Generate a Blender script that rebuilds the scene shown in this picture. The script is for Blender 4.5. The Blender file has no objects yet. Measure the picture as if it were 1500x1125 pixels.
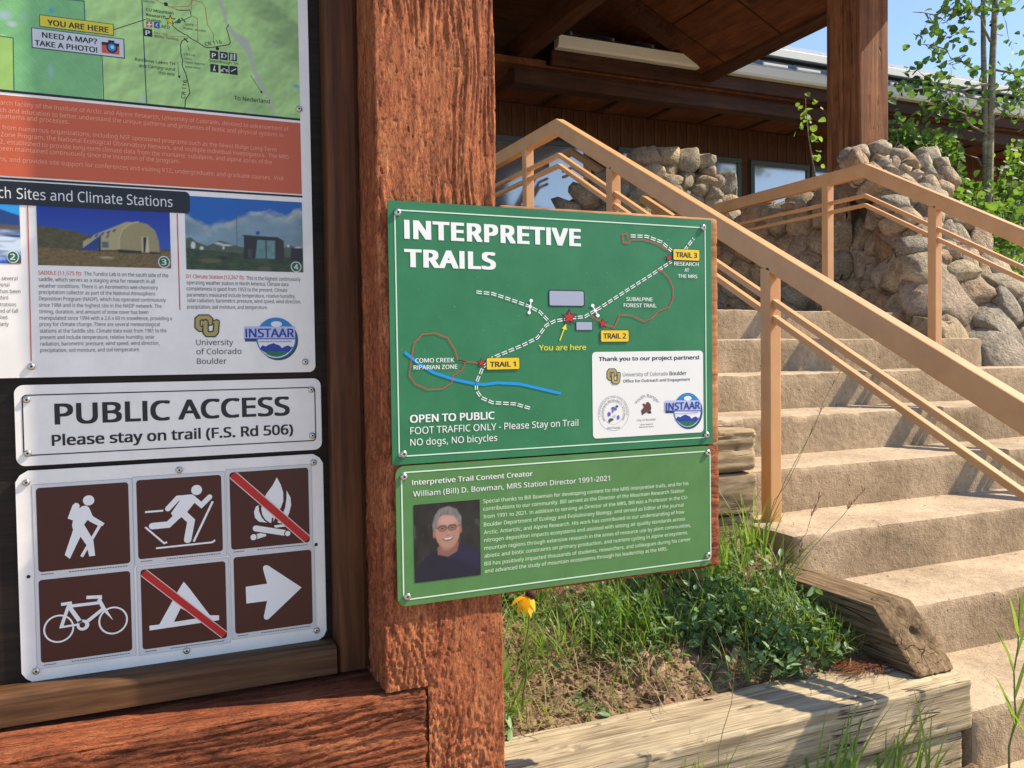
import bpy, bmesh, math, random
import numpy as np
from mathutils import Vector, Matrix
from mathutils.geometry import tessellate_polygon
random.seed(7); RNG = np.random.default_rng(7)
S = bpy.context.scene
COL = S.collection
# ------------------------------------------------------------------ camera
cam = bpy.data.objects.new('camera', bpy.data.cameras.new('camera'))
COL.objects.link(cam)
cam.data.sensor_width = 36.0; cam.data.lens = 30.0; cam.data.clip_start = 0.05; cam.data.clip_end = 2000
cam.matrix_world = Matrix(((0.91469, 0.02620, -0.40330, 0.0), (-0.40389, 0.02349, -0.91451, 0.0), (-0.01449, 0.99938, 0.03206, 1.55), (0, 0, 0, 1)))
S.camera = cam
# ------------------------------------------------------------------ light
SUN = Vector((3.6, -1.0, 3.75)).normalized()
world = bpy.data.worlds.new('World'); S.world = world; world.use_nodes = True
wn = world.node_tree.nodes; wl = world.node_tree.links
bg = wn['Background']; sky = wn.new('ShaderNodeTexSky'); sky.sky_type = 'NISHITA'; sky.sun_disc = False
sky.sun_elevation = math.asin(SUN.z); sky.sun_rotation = math.atan2(SUN.x, SUN.y)
sky.altitude = 2900; sky.air_density = 1.0; sky.dust_density = 3.0; sky.ozone_density = 1.0
bg.inputs['Strength'].default_value = 0.138
wl.new(sky.outputs[0], bg.inputs[0])
sun = bpy.data.objects.new('sun', bpy.data.lights.new('sun', 'SUN')); COL.objects.link(sun)
sun.data.energy = 4.35; sun.data.angle = math.radians(0.55); sun.data.color = (1.0, 0.86, 0.68)
sun.rotation_mode = 'QUATERNION'; sun.rotation_quaternion = (-SUN).to_track_quat('-Z', 'Y'); sun.location = (6, -2, 8)
S.view_settings.view_transform = 'Standard'; S.view_settings.look = 'None'
S.view_settings.exposure = 0.92; S.view_settings.gamma = 1.0
try: S.view_settings.use_curve_mapping = False
except Exception: pass
S.cycles.max_bounces = 6; S.cycles.diffuse_bounces = 3; S.cycles.glossy_bounces = 3; S.cycles.transparent_max_bounces = 6

# ------------------------------------------------------------------ noise
def _h(i, j, k, s):
    n = (i * 374761393 + j * 668265263 + k * 2147483647 + s * 974634777) & 0xffffffff
    n = ((n ^ (n >> 13)) * 1274126177) & 0xffffffff
    n = (n ^ (n >> 16)) & 0xffffffff
    return n.astype(np.float64) / 4294967295.0
def vn(x, y, z, seed=0):
    x = np.asarray(x, float); y = np.asarray(y, float) + 0 * x; z = np.asarray(z, float) + 0 * x
    xi = np.floor(x).astype(np.int64); yi = np.floor(y).astype(np.int64); zi = np.floor(z).astype(np.int64)
    f = lambda t: t * t * (3 - 2 * t)
    u = f(x - xi); v = f(y - yi); w = f(z - zi)
    r = 0
    for a in (0, 1):
        for b in (0, 1):
            for c in (0, 1):
                r = r + _h(xi + a, yi + b, zi + c, seed) * (u if a else 1 - u) * (v if b else 1 - v) * (w if c else 1 - w)
    return r
def fbm(x, y, z, seed=0, o=4):
    r = 0; a = 1; t = 0
    for k in range(o):
        r = r + a * (vn(x * 2 ** k, y * 2 ** k, z * 2 ** k, seed + k) - .5); t += a; a *= .5
    return r / t * 2

# ------------------------------------------------------------------ objects
def setp(o, label=None, cat=None, group=None, kind=None):
    if label: o['label'] = label
    if cat: o['category'] = cat
    if group: o['group'] = group
    if kind: o['kind'] = kind
    return o
def thing(name, label, cat, loc=(0, 0, 0), group=None, kind=None):
    o = bpy.data.objects.new(name, None); COL.objects.link(o); o.location = loc; o.empty_display_size = .1
    return setp(o, label, cat, group, kind)
def link(name, me, mat=None, parent=None, loc=None):
    o = bpy.data.objects.new(name, me); COL.objects.link(o)
    if mat is not None and not me.materials: me.materials.append(mat)
    if parent is not None:
        o.parent = parent
        base = Vector((0, 0, 0)); p = parent
        while p is not None: base += Vector(p.location); p = p.parent
        o.location = (Vector(loc) if loc is not None else Vector((0, 0, 0))) - base
    elif loc is not None: o.location = loc
    return o
def mesh_np(name, V, F, mat=None, parent=None, smooth=False, loc=None):
    me = bpy.data.meshes.new(name); V = np.asarray(V, float); F = np.asarray(F, np.int32)
    me.vertices.add(len(V)); me.vertices.foreach_set('co', V.ravel())
    n = F.shape[1]; me.loops.add(F.size); me.loops.foreach_set('vertex_index', F.ravel())
    me.polygons.add(len(F)); me.polygons.foreach_set('loop_start', np.arange(len(F), dtype=np.int32) * n)
    try: me.polygons.foreach_set('loop_total', np.full(len(F), n, np.int32))
    except Exception: pass
    me.update(calc_edges=True)
    if smooth: me.polygons.foreach_set('use_smooth', np.ones(len(F), bool))
    return link(name, me, mat, parent, loc)
def mesh_py(name, V, F, mat=None, parent=None, smooth=False):
    me = bpy.data.meshes.new(name); me.from_pydata([tuple(v) for v in V], [], F); me.update()
    if smooth: me.polygons.foreach_set('use_smooth', [True] * len(me.polygons))
    return link(name, me, mat, parent)
def fix(bm): bmesh.ops.recalc_face_normals(bm, faces=bm.faces[:])
def box(name, a, b, mat, parent=None, bevel=0.0, seg=1, rot=None, smooth=False):
    """box from corner a to corner b in world metres"""
    bm = bmesh.new(); bmesh.ops.create_cube(bm, size=1)
    for v in bm.verts: v.co = Vector([(a[i] + b[i]) / 2 + v.co[i] * (b[i] - a[i]) for i in range(3)])
    if bevel: bmesh.ops.bevel(bm, geom=bm.edges[:], offset=bevel, segments=seg, profile=.5, affect='EDGES')
    fix(bm)
    if rot: bm.transform(rot)
    me = bpy.data.meshes.new(name); bm.to_mesh(me); bm.free()
    return link(name, me, mat, parent)
def beam(name, p, q, w, h, mat, parent=None, bevel=.003, up=(0, 0, 1)):
    """straight bar of width w (horizontal) and height h centred on the line p-q"""
    p = Vector(p); q = Vector(q); d = (q - p); L = d.length; d.normalize()
    s = d.cross(Vector(up)).normalized(); u = s.cross(d)
    bm = bmesh.new(); bmesh.ops.create_cube(bm, size=1)
    for v in bm.verts: c = v.co.copy(); v.co = p + d * (c.y + .5) * L + s * c.x * w + u * c.z * h
    if bevel: bmesh.ops.bevel(bm, geom=bm.edges[:], offset=bevel, segments=2, profile=.5, affect='EDGES')
    fix(bm); me = bpy.data.meshes.new(name); bm.to_mesh(me); bm.free()
    return link(name, me, mat, parent)
def prism(name, pts, axis, lo, hi, mat, parent=None, bevel=0):
    """polygon pts in the plane across `axis`, extruded from lo to hi"""
    bm = bmesh.new()
    def mk(p, t): return (t, p[0], p[1]) if axis == 'X' else ((p[0], t, p[1]) if axis == 'Y' else (p[0], p[1], t))
    A = [bm.verts.new(mk(p, lo)) for p in pts]; B = [bm.verts.new(mk(p, hi)) for p in pts]; n = len(pts)
    bm.faces.new(A); bm.faces.new(B[::-1])
    for i in range(n): bm.faces.new([A[i], B[i], B[(i + 1) % n], A[(i + 1) % n]])
    fix(bm)
    if bevel: bmesh.ops.bevel(bm, geom=bm.edges[:], offset=bevel, segments=2, profile=.5, affect='EDGES')
    me = bpy.data.meshes.new(name); bm.to_mesh(me); bm.free()
    return link(name, me, mat, parent)
def rough_block(name, a, b, mat, parent=None, res=.012, r=.008, disp=None, skip=(), keep=None):
    """box with a dense skin, rounded worn edges and a displacement field; disp(P,N)->(n,) metres along the outward normal"""
    a = np.array(a, float); b = np.array(b, float); L = b - a; V = []; F = []; n0 = 0
    cnt = np.maximum(2, np.ceil(L / res).astype(int)); cnt = np.minimum(cnt, 1200)
    for ax in range(3):
        u, v = [i for i in range(3) if i != ax]
        for side in (0, 1):
            if (ax, side) in skip: continue
            nu, nv = cnt[u] + 1, cnt[v] + 1
            U, W = np.meshgrid(np.linspace(0, 1, nu), np.linspace(0, 1, nv), indexing='ij')
            P = np.zeros((nu * nv, 3)); P[:, u] = a[u] + U.ravel() * L[u]; P[:, v] = a[v] + W.ravel() * L[v]; P[:, ax] = b[ax] if side else a[ax]
            idx = np.arange(nu * nv).reshape(nu, nv)
            q = np.stack([idx[:-1, :-1], idx[1:, :-1], idx[1:, 1:], idx[:-1, 1:]], -1).reshape(-1, 4)
            flip = (side == 0) ^ (ax == 1)
            if flip: q = q[:, ::-1]
            V.append(P); F.append(q + n0); n0 += len(P)
    P = np.concatenate(V); F = np.concatenate(F)
    if keep is not None: F = F[keep(P[F].mean(1))]
    q = np.clip(P, a + r, b - r); d = P - q; l = np.linalg.norm(d, axis=1, keepdims=True); N = d / np.maximum(l, 1e-9); P = q + N * r
    if disp is not None: P = P + N * disp(P, N)[:, None]
    return mesh_np(name, P, F, mat, parent, smooth=True)

# ------------------------------------------------------------------ materials
MATS = {}
def new_mat(name):
    m = bpy.data.materials.new(name); m.use_nodes = True; MATS[name] = m
    return m, m.node_tree.nodes, m.node_tree.links, m.node_tree.nodes['Principled BSDF']
def flat(name, col, rough=.45, spec=.5, metal=0.0):
    if name in MATS: return MATS[name]
    m, n, l, p = new_mat(name); p.inputs['Base Color'].default_value = (*col, 1); p.inputs['Roughness'].default_value = rough
    p.inputs['Metallic'].default_value = metal; p.inputs['Specular IOR Level'].default_value = spec
    return m
def tex(n, l, kind, scale, detail=4, rough=.55, vec=None, **k):
    t = n.new({'noise': 'ShaderNodeTexNoise', 'voronoi': 'ShaderNodeTexVoronoi', 'wave': 'ShaderNodeTexWave'}[kind]); t.inputs['Scale'].default_value = scale
    if kind == 'noise': t.inputs['Detail'].default_value = detail; t.inputs['Roughness'].default_value = rough
    if kind == 'wave': t.inputs['Detail'].default_value = detail
    for a, b in k.items():
        if a in t.inputs: t.inputs[a].default_value = b
        else: setattr(t, a, b)
    if vec is not None: l.new(vec, t.inputs['Vector'])
    return t
def ramp(n, l, src, stops):
    r = n.new('ShaderNodeValToRGB'); e = r.color_ramp.elements
    e[0].position, e[0].color = stops[0][0], (*stops[0][1], 1); e[1].position, e[1].color = stops[-1][0], (*stops[-1][1], 1)
    for p, c in stops[1:-1]: x = e.new(p); x.color = (*c, 1)
    l.new(src, r.inputs[0]); return r
def coords(n, l, scale=(1, 1, 1), kind='Object'):
    t = n.new('ShaderNodeTexCoord'); mp = n.new('ShaderNodeMapping'); mp.inputs['Scale'].default_value = scale
    l.new(t.outputs[kind], mp.inputs['Vector']); return mp.outputs['Vector']
def mixc(n, l, mode, fac, a, b):
    m = n.new('ShaderNodeMix'); m.data_type = 'RGBA'; m.blend_type = mode
    for sock, v in ((m.inputs[0], fac), (m.inputs[6], a), (m.inputs[7], b)):
        if hasattr(v, 'is_output'): l.new(v, sock)
        elif isinstance(v, (int, float)): sock.default_value = v
        else: sock.default_value = (*v, 1)
    return m.outputs[2]
def bump(n, l, p, h, strength, dist, prev=None):
    b = n.new('ShaderNodeBump'); b.inputs['Strength'].default_value = strength; b.inputs['Distance'].default_value = dist
    l.new(h, b.inputs['Height'])
    if prev is not None: l.new(prev.outputs[0], b.inputs['Normal'])
    l.new(b.outputs[0], p.inputs['Normal']); return b
def wood(name, axis, dark, mid, light, rough=.8, fine=180, bumpd=.0012, crack=0.0, knots=False, blotch=.35, ratio=14):
    """grain runs along axis; base colours vary with grain, blotches and drying cracks"""
    m, n, l, p = new_mat(name)
    sc = [1, 1, 1]; sc['XYZ'.index(axis)] = 1.0 / ratio
    v = coords(n, l, sc)
    g = tex(n, l, 'noise', fine, 6, .62, v); g2 = tex(n, l, 'noise', fine * .22, 5, .6, v, Distortion=1.2)
    c = ramp(n, l, g2.outputs[0], [(.30, dark), (.5, mid), (.72, light)])
    f = ramp(n, l, g.outputs[0], [(.32, (.45, .45, .45)), (.62, (1, 1, 1))])
    col = mixc(n, l, 'MULTIPLY', .75, c.outputs[0], f.outputs[0])
    bl = tex(n, l, 'noise', 5, 4, .6, coords(n, l)); bf = ramp(n, l, bl.outputs[0], [(.3, (1 - blotch,) * 3), (.7, (1.0, 1.0, 1.0))])
    col = mixc(n, l, 'MULTIPLY', 1.0, col, bf.outputs[0])
    b = bump(n, l, p, g.outputs[0], .7, bumpd)
    if crack:
        sc2 = [17, 17, 17]; sc2['XYZ'.index(axis)] = .8
        cr = tex(n, l, 'voronoi', 2.2, vec=coords(n, l, sc2), feature='DISTANCE_TO_EDGE')
        cf = ramp(n, l, cr.outputs[0], [(0, (.1, .08, .06)), (.03, (1, 1, 1))])
        br = tex(n, l, 'noise', 9, 2, .5, coords(n, l)); bk = ramp(n, l, br.outputs[0], [(.50, (1, 1, 1)), (.60, (0, 0, 0))])
        cm = mixc(n, l, 'MIX', bk.outputs[0], cf.outputs[0], (1, 1, 1))
        col = mixc(n, l, 'MULTIPLY', crack, col, cm)
        b = bump(n, l, p, cm, .9, .006, b)
    l.new(col, p.inputs['Base Color']); p.inputs['Roughness'].default_value = rough; p.inputs['Specular IOR Level'].default_value = .25
    return m
PRINTS = {
'map': [
 ('p', 'map_frame_line', 'ink', 1, [(-0.95, 1.992), (0.2885, 1.992), (0.2885, 1.988), (-0.95, 1.988)]),
 ('p', 'orange_band', 'orange', 1, [(-0.95, 1.9835), (0.2885, 1.9835), (0.2885, 1.854), (-0.95, 1.854)]),
 ('p', 'map_frame_line', 'ink', 1, [(-0.95, 1.8515), (0.2895, 1.8515), (0.2895, 1.848), (-0.95, 1.848)]),
 ('r', 'header_band', 'ink', 3, (-0.95, 1.8081, 0.0948, 1.8457), 0.008, 0),
 ('t', 'header_lettering', 'offwhite', 4, 'Sites and Climate Stations', (-0.1687, 1.818), (0.0665, 1.818), 0.01711, 0),
 ('t', 'header_lettering', 'offwhite', 4, 'Research', (-0.2506, 1.818), (-0.1772, 1.818), 0.01711, 0),
 ('t', 'orange_band_lettering', 'peach', 2, 'arch facility of the Institute of Arctic and Alpine Research, University of Colorado, devoted to advancement of', (-0.1881, 1.9674), (0.2676, 1.9674), 0.00721, 0),
 ('t', 'orange_band_lettering', 'peach', 2, 'ch and education to better understand the unique patterns and processes of biotic and physical systems in', (-0.1885, 1.9556), (0.2574, 1.9556), 0.00721, 0),
 ('t', 'orange_band_lettering', 'peach', 2, 'patterns and processes.', (-0.188, 1.9459), (-0.09, 1.9459), 0.00721, 0),
 ('t', 'orange_band_lettering', 'peach', 2, 'from numerous organizations, including NSF sponsored programs such as the Niwot Ridge Long-Term', (-0.1862, 1.9281), (0.2445, 1.9281), 0.00721, 0),
 ('t', 'orange_band_lettering', 'peach', 2, 'Zone Program, the National Ecological Observatory Network, and multiple individual investigators.  The MRS', (-0.1884, 1.9166), (0.2663, 1.9166), 0.00721, 0),
 ('t', 'orange_band_lettering', 'peach', 2, '2, established to provide long-term climate data from the montane, subalpine, and alpine zones of the', (-0.19, 1.9049), (0.2363, 1.9049), 0.00721, 0),
 ('t', 'orange_band_lettering', 'peach', 2, 'been maintained continuously since the inception of the program.', (-0.1915, 1.8942), (0.0803, 1.8942), 0.00721, 0),
 ('t', 'orange_band_lettering', 'peach', 2, 'ns, and provides site support for conferences and visiting K12, undergraduate, and graduate courses.  Visit', (-0.1915, 1.8771), (0.2564, 1.8771), 0.00725, 0),
 ('t', 'caption_lettering', 'textgrey', 1, 'saddle, which serves as a staging area for research in all', (-0.1414, 1.6854), (0.0346, 1.6854), 0.00623, 0),
 ('t', 'caption_lettering', 'textgrey', 1, 'weather conditions. There is an Aerometrics wet-chemistry', (-0.1417, 1.6747), (0.0393, 1.6747), 0.00623, 0),
 ('t', 'caption_lettering', 'textgrey', 1, 'precipitation collector as part of the National Atmospheric', (-0.1416, 1.6643), (0.0351, 1.6643), 0.00626, 0),
 ('t', 'caption_lettering', 'textgrey', 1, 'Deposition Program (NADP), which has operated continuously', (-0.1418, 1.6537), (0.0515, 1.6537), 0.00623, 0),
 ('t', 'caption_lettering', 'textgrey', 1, 'since 1984 and is the highest site in the NADP network. The', (-0.1421, 1.6431), (0.0444, 1.6431), 0.00623, 0),
 ('t', 'caption_lettering', 'textgrey', 1, 'timing, duration, and amount of snow cover has been', (-0.142, 1.6324), (0.0229, 1.6324), 0.00626, 0),
 ('t', 'caption_lettering', 'textgrey', 1, 'manipulated since 1994 with a 2.6 x 60 m snowfence, providing a', (-0.142, 1.6219), (0.0606, 1.6219), 0.00626, 0),
 ('t', 'caption_lettering', 'textgrey', 1, 'proxy for climate change. There are several meteorological', (-0.1421, 1.6115), (0.0406, 1.6115), 0.00626, 0),
 ('t', 'caption_lettering', 'textgrey', 1, 'stations at the Saddle site. Climate data exist from 1981 to the', (-0.142, 1.6006), (0.0512, 1.6006), 0.00626, 0),
 ('t', 'caption_lettering', 'textgrey', 1, 'present and include temperature, relative humidity, solar', (-0.142, 1.5899), (0.0318, 1.5899), 0.00626, 0),
 ('t', 'caption_lettering', 'textgrey', 1, 'radiation, barometric pressure, wind speed, wind direction,', (-0.1421, 1.5793), (0.0392, 1.5793), 0.00626, 0),
 ('t', 'caption_lettering', 'textgrey', 1, 'precipitation, soil moisture, and soil temperature.', (-0.1424, 1.5686), (0.0079, 1.5686), 0.00626, 0),
 ('t', 'caption_lettering', 'textgrey', 1, 'The Tundra Lab is on the south side of the', (-0.0742, 1.6961), (0.0566, 1.6961), 0.00636, 0),
 ('t', 'caption_lettering', 'textgrey', 1, 'several', (-0.1938, 1.6858), (-0.1716, 1.6858), 0.00613, 0),
 ('t', 'caption_lettering', 'textgrey', 1, 'ional', (-0.1967, 1.6755), (-0.1834, 1.6755), 0.00616, 0),
 ('t', 'caption_lettering', 'textgrey', 1, 'has been', (-0.1961, 1.6648), (-0.1679, 1.6648), 0.00616, 0),
 ('t', 'caption_lettering', 'textgrey', 1, 'third', (-0.1976, 1.6544), (-0.1859, 1.6544), 0.00616, 0),
 ('t', 'caption_lettering', 'textgrey', 1, 'trations', (-0.1976, 1.6435), (-0.1746, 1.6435), 0.00616, 0),
 ('t', 'caption_lettering', 'textgrey', 1, 'nd of fall', (-0.1979, 1.633), (-0.1724, 1.633), 0.00616, 0),
 ('t', 'caption_lettering', 'textgrey', 1, 'shed.', (-0.1999, 1.6226), (-0.1865, 1.6226), 0.00613, 0),
 ('t', 'caption_lettering', 'textgrey', 1, 'larly', (-0.1985, 1.6119), (-0.1861, 1.6119), 0.00616, 0),
 ('t', 'caption_title', 'redtext', 1, 'SADDLE (11,575 ft):', (-0.1416, 1.696), (-0.0779, 1.696), 0.00626, 1),
 ('t', 'caption_title', 'redtext', 1, 'D1 Climate Station (12,267 ft):', (0.0859, 1.6955), (0.1831, 1.6955), 0.00645, 1),
 ('t', 'caption_lettering', 'textgrey', 1, 'This is the highest continuously', (0.1866, 1.6947), (0.2824, 1.6947), 0.00664, 0),
 ('t', 'caption_lettering', 'textgrey', 1, 'operating weather station in North America. Climate data', (0.0861, 1.6848), (0.2604, 1.6848), 0.00648, 0),
 ('t', 'caption_lettering', 'textgrey', 1, 'completeness is good from 1953 to the present. Climate', (0.0858, 1.6743), (0.2584, 1.6743), 0.00648, 0),
 ('t', 'caption_lettering', 'textgrey', 1, 'parameters measured include temperature, relative humidity,', (0.0861, 1.6634), (0.2726, 1.6634), 0.00648, 0),
 ('t', 'caption_lettering', 'textgrey', 1, 'solar radiation, barometric pressure, wind speed, wind direction,', (0.0862, 1.6536), (0.2824, 1.6536), 0.00648, 0),
 ('t', 'caption_lettering', 'textgrey', 1, 'precipitation, soil moisture, and temperature.', (0.0859, 1.6424), (0.2229, 1.6424), 0.00648, 0),
 ('t', 'logo_lettering', 'ink', 1, 'University', (0.0991, 1.5781), (0.1614, 1.5781), 0.00986, 0),
 ('t', 'logo_lettering', 'ink', 1, 'of Colorado', (0.0992, 1.5619), (0.1753, 1.5619), 0.00986, 0),
 ('t', 'logo_lettering', 'ink', 1, 'Boulder', (0.0995, 1.5448), (0.1492, 1.5448), 0.00986, 0),
 ('s', 'red_rule', 'redline', 1, [(-0.1538, 1.808), (-0.1558, 1.554)], 0.00155, None, 0, 0.0),
 ('s', 'red_rule', 'redline', 1, [(0.0736, 1.807), (0.0739, 1.6399)], 0.00165, None, 0, 0.0),
 ('d', 'number_badge', 'offwhite', 3, (-0.1771, 1.7237), 0.0087, 0.00994, 0.0),
 ('d', 'number_badge_field', 'badgegreen', 4, (-0.1771, 1.7237), 0.0073, 0.00835, 0.0),
 ('t', 'badge_number', 'offwhite', 5, '2', (-0.1806, 1.7189), (-0.174, 1.7189), 0.00944, 2),
 ('d', 'number_badge', 'offwhite', 3, (0.0503, 1.7224), 0.0095, 0.01021, 0.0),
 ('d', 'number_badge_field', 'badgegreen', 4, (0.0503, 1.7224), 0.008, 0.00858, 0.0),
 ('t', 'badge_number', 'offwhite', 5, '3', (0.0466, 1.7176), (0.0538, 1.7176), 0.0097, 2),
 ('d', 'number_badge', 'offwhite', 3, (0.2751, 1.7205), 0.0097, 0.00975, 0.0),
 ('d', 'number_badge_field', 'badgegreen', 4, (0.2751, 1.7205), 0.0081, 0.00819, 0.0),
 ('t', 'badge_number', 'offwhite', 5, '4', (0.2714, 1.7158), (0.2787, 1.7158), 0.00926, 2),
 ('s', 'logo_letter_outline', 'ink', 2, [(0.1232, 1.6174), (0.1234, 1.6233), (0.1196, 1.627), (0.1064, 1.6269), (0.1025, 1.6232), (0.1022, 1.6104), (0.1059, 1.6068), (0.1106, 1.6068)], 0.01095, None, 1, 0.0),
 ('s', 'logo_letter', 'gold', 3, [(0.1232, 1.6174), (0.1234, 1.6233), (0.1196, 1.627), (0.1064, 1.6269), (0.1025, 1.6232), (0.1022, 1.6104), (0.1059, 1.6068), (0.1106, 1.6068)], 0.00688, None, 1, 0.0),
 ('s', 'logo_letter_outline', 'ink', 4, [(0.1155, 1.6185), (0.1151, 1.6012), (0.1181, 1.5976), (0.129, 1.5975), (0.1322, 1.6012), (0.1342, 1.6186)], 0.01095, None, 1, 0.0),
 ('s', 'logo_letter', 'gold', 5, [(0.1155, 1.6185), (0.1151, 1.6012), (0.1181, 1.5976), (0.129, 1.5975), (0.1322, 1.6012), (0.1342, 1.6186)], 0.00688, None, 1, 0.0),
 ('s', 'logo_letter_outline', 'ink', 4, [(0.1279, 1.6185), (0.1381, 1.6186)], 0.00817, None, 0, 0.0),
 ('s', 'logo_letter', 'gold', 5, [(0.1287, 1.6185), (0.1377, 1.6186)], 0.00471, None, 0, 0.0),
 ('s', 'logo_letter', 'gold', 5, [(0.1108, 1.6174), (0.1186, 1.6174)], 0.00498, None, 0, 0.0),
 ('d', 'logo_disc', 'logodark', 2, (0.2403, 1.5866), 0.0356, 0.03716, 0.0),
 ('p', 'logo_banner', 'logodark', 2, [(0.1823, 1.6088), (0.2058, 1.6089), (0.2052, 1.5839), (0.1818, 1.584)]),
 ('d', 'logo_disc', 'logoblue', 3, (0.2368, 1.5903), 0.0356, 0.03716, 0.0),
 ('p', 'logo_field', 'logowhite', 4, [(0.2039, 1.589), (0.2041, 1.5845), (0.2048, 1.5801), (0.2061, 1.5758), (0.2079, 1.5717), (0.2102, 1.5679), (0.2129, 1.5645), (0.2161, 1.5615), (0.2196, 1.5589), (0.2234, 1.5568), (0.2275, 1.5553), (0.2317, 1.5544), (0.236, 1.554), (0.2403, 1.5543), (0.2446, 1.5551), (0.2488, 1.5565), (0.2528, 1.5585), (0.2565, 1.561), (0.2598, 1.564), (0.2628, 1.5674), (0.2653, 1.5712), (0.2674, 1.5753), (0.2689, 1.5796), (0.2698, 1.5841), (0.2702, 1.5887)]),
 ('p', 'logo_banner', 'logolav', 5, [(0.181, 1.611), (0.2704, 1.6111), (0.2699, 1.5894), (0.1805, 1.5899)]),
 ('p', 'logo_line', 'logonavy', 5, [(0.1805, 1.5899), (0.2717, 1.5894), (0.2716, 1.5876), (0.1805, 1.588)]),
 ('d', 'logo_flower', 'logowhite', 6, (0.2374, 1.6155), 0.0099, 0.00518, 0.0),
 ('t', 'logo_lettering', 'logonavy', 7, 'INSTAAR', (0.1833, 1.5917), (0.2681, 1.5917), 0.01531, 2),
 ('t', 'logo_lettering', 'logonavy', 7, 'University of Colorado Boulder', (0.2052, 1.5828), (0.2644, 1.5828), 0.00256, 1),
 ('p', 'logo_mountains', 'logonavy', 5, [(0.207, 1.5713), (0.212, 1.5772), (0.2172, 1.5749), (0.2232, 1.5782), (0.2313, 1.5811), (0.2366, 1.5785), (0.2418, 1.577), (0.2463, 1.5717), (0.2513, 1.5747), (0.2578, 1.5768), (0.262, 1.5734), (0.2663, 1.5745), (0.2648, 1.5716), (0.2612, 1.5671), (0.2575, 1.5634), (0.2159, 1.5639), (0.2118, 1.5669)]),
 ('p', 'logo_meadow', 'logogreen', 6, [(0.2159, 1.5646), (0.2257, 1.5667), (0.2363, 1.5651), (0.2469, 1.5665), (0.2575, 1.5642), (0.2521, 1.5598), (0.2449, 1.5569), (0.236, 1.5555), (0.2273, 1.5571), (0.2203, 1.5601)]),
 ('s', 'map_road', 'ink', 2, [(0.0736, 2.1303), (0.082, 2.1234), (0.0924, 2.1178), (0.0981, 2.1165), (0.1019, 2.113), (0.1153, 2.1066), (0.1268, 2.0999), (0.1347, 2.1), (0.1667, 2.1097), (0.1692, 2.1138), (0.1661, 2.1279), (0.1633, 2.1379), (0.1671, 2.1446)], 0.00142, None, 1, 0.0),
 ('s', 'map_road', 'ink', 2, [(0.098, 2.1114), (0.0892, 2.1062), (0.0865, 2.0987), (0.0867, 2.0825), (0.0893, 2.0727), (0.0881, 2.0624), (0.0936, 2.0508), (0.0979, 2.0309), (0.0995, 2.0168), (0.0924, 2.0058), (0.0907, 1.991)], 0.00143, None, 1, 0.0),
 ('s', 'map_arrow', 'ink', 2, [(0.0811, 2.0686), (0.0825, 2.0454)], 0.00082, None, 1, 0.0),
 ('p', 'map_arrow', 'ink', 2, [(0.08, 2.0451), (0.0857, 2.0458), (0.0831, 2.0404)]),
 ('s', 'map_arrow', 'ink', 2, [(0.2029, 2.0597), (0.2197, 2.0332)], 0.00084, None, 1, 0.0),
 ('p', 'map_arrow', 'ink', 2, [(0.2176, 2.0319), (0.2218, 2.0355), (0.2223, 2.0303)]),
 ('s', 'map_arrow', 'ink', 2, [(0.1004, 2.0914), (0.098, 2.0992)], 0.00082, None, 1, 0.0),
 ('s', 'map_boundary', 'slate', 2, [(0.0267, 2.1665), (0.0295, 1.9911)], 0.0016, None, 1, 0.0),
 ('s', 'map_boundary', 'slate', 2, [(-0.0958, 2.1492), (-0.0619, 2.1508), (-0.0615, 2.1189)], 0.00124, None, 1, 0.0),
 ('s', 'map_boundary', 'slate', 2, [(-0.0372, 2.0636), (-0.0367, 1.992)], 0.00127, None, 1, 0.0),
 ('s', 'map_boundary', 'slate', 2, [(-0.185, 2.0769), (-0.1664, 2.0763), (-0.1676, 1.992)], 0.00122, None, 1, 0.0),
 ('s', 'map_trail', 'mapred', 2, [(0.1064, 2.1787), (0.1048, 2.152), (0.1153, 2.1475), (0.1149, 2.1086)], 0.00102, None, 1, 0.0),
 ('s', 'map_trail', 'mapred', 2, [(0.1074, 2.1789), (0.1229, 2.1771), (0.1285, 2.1698), (0.1317, 2.1396), (0.1412, 2.1245), (0.1405, 2.111)], 0.00102, None, 1, 0.0),
 ('s', 'map_trail', 'mapred', 2, [(0.0443, 2.1092), (0.098, 2.1135), (0.1028, 2.1135)], 0.001, None, 1, 0.0),
 ('s', 'map_trail', 'mapred', 2, [(0.0481, 2.1698), (0.0649, 2.1633), (0.0838, 2.1581), (0.1031, 2.1609)], 0.001, None, 1, 0.0),
 ('s', 'map_trail', 'mapred', 2, [(0.0686, 2.1608), (0.1013, 2.1668), (0.1093, 2.1792)], 0.00101, None, 1, 0.0),
 ('s', 'map_road', 'ink', 2, [(0.08, 2.1585), (0.0895, 2.1575), (0.1031, 2.1609), (0.1051, 2.15), (0.093, 2.1422), (0.0794, 2.1372), (0.0736, 2.1323)], 0.00101, None, 1, 0.0),
 ('p', 'map_marker', 'badgegreen', 3, [(0.0784, 2.1351), (0.0853, 2.1441), (0.0887, 2.1396), (0.0861, 2.1351)]),
 ('s', 'map_road', 'ink', 2, [(0.0892, 2.1447), (0.0948, 2.1394)], 0.00183, None, 1, 0.0),
 ('s', 'map_road', 'ink', 2, [(0.0926, 2.1107), (0.0982, 2.1053)], 0.00204, None, 1, 0.0),
 ('p', 'map_star', 'ink', 3, [(0.0712, 2.1487), (0.0687, 2.1417), (0.062, 2.1404), (0.0671, 2.1368), (0.0651, 2.1296), (0.0708, 2.1344), (0.0763, 2.1312), (0.0747, 2.1379), (0.0801, 2.1431), (0.0734, 2.1424)]),
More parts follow.
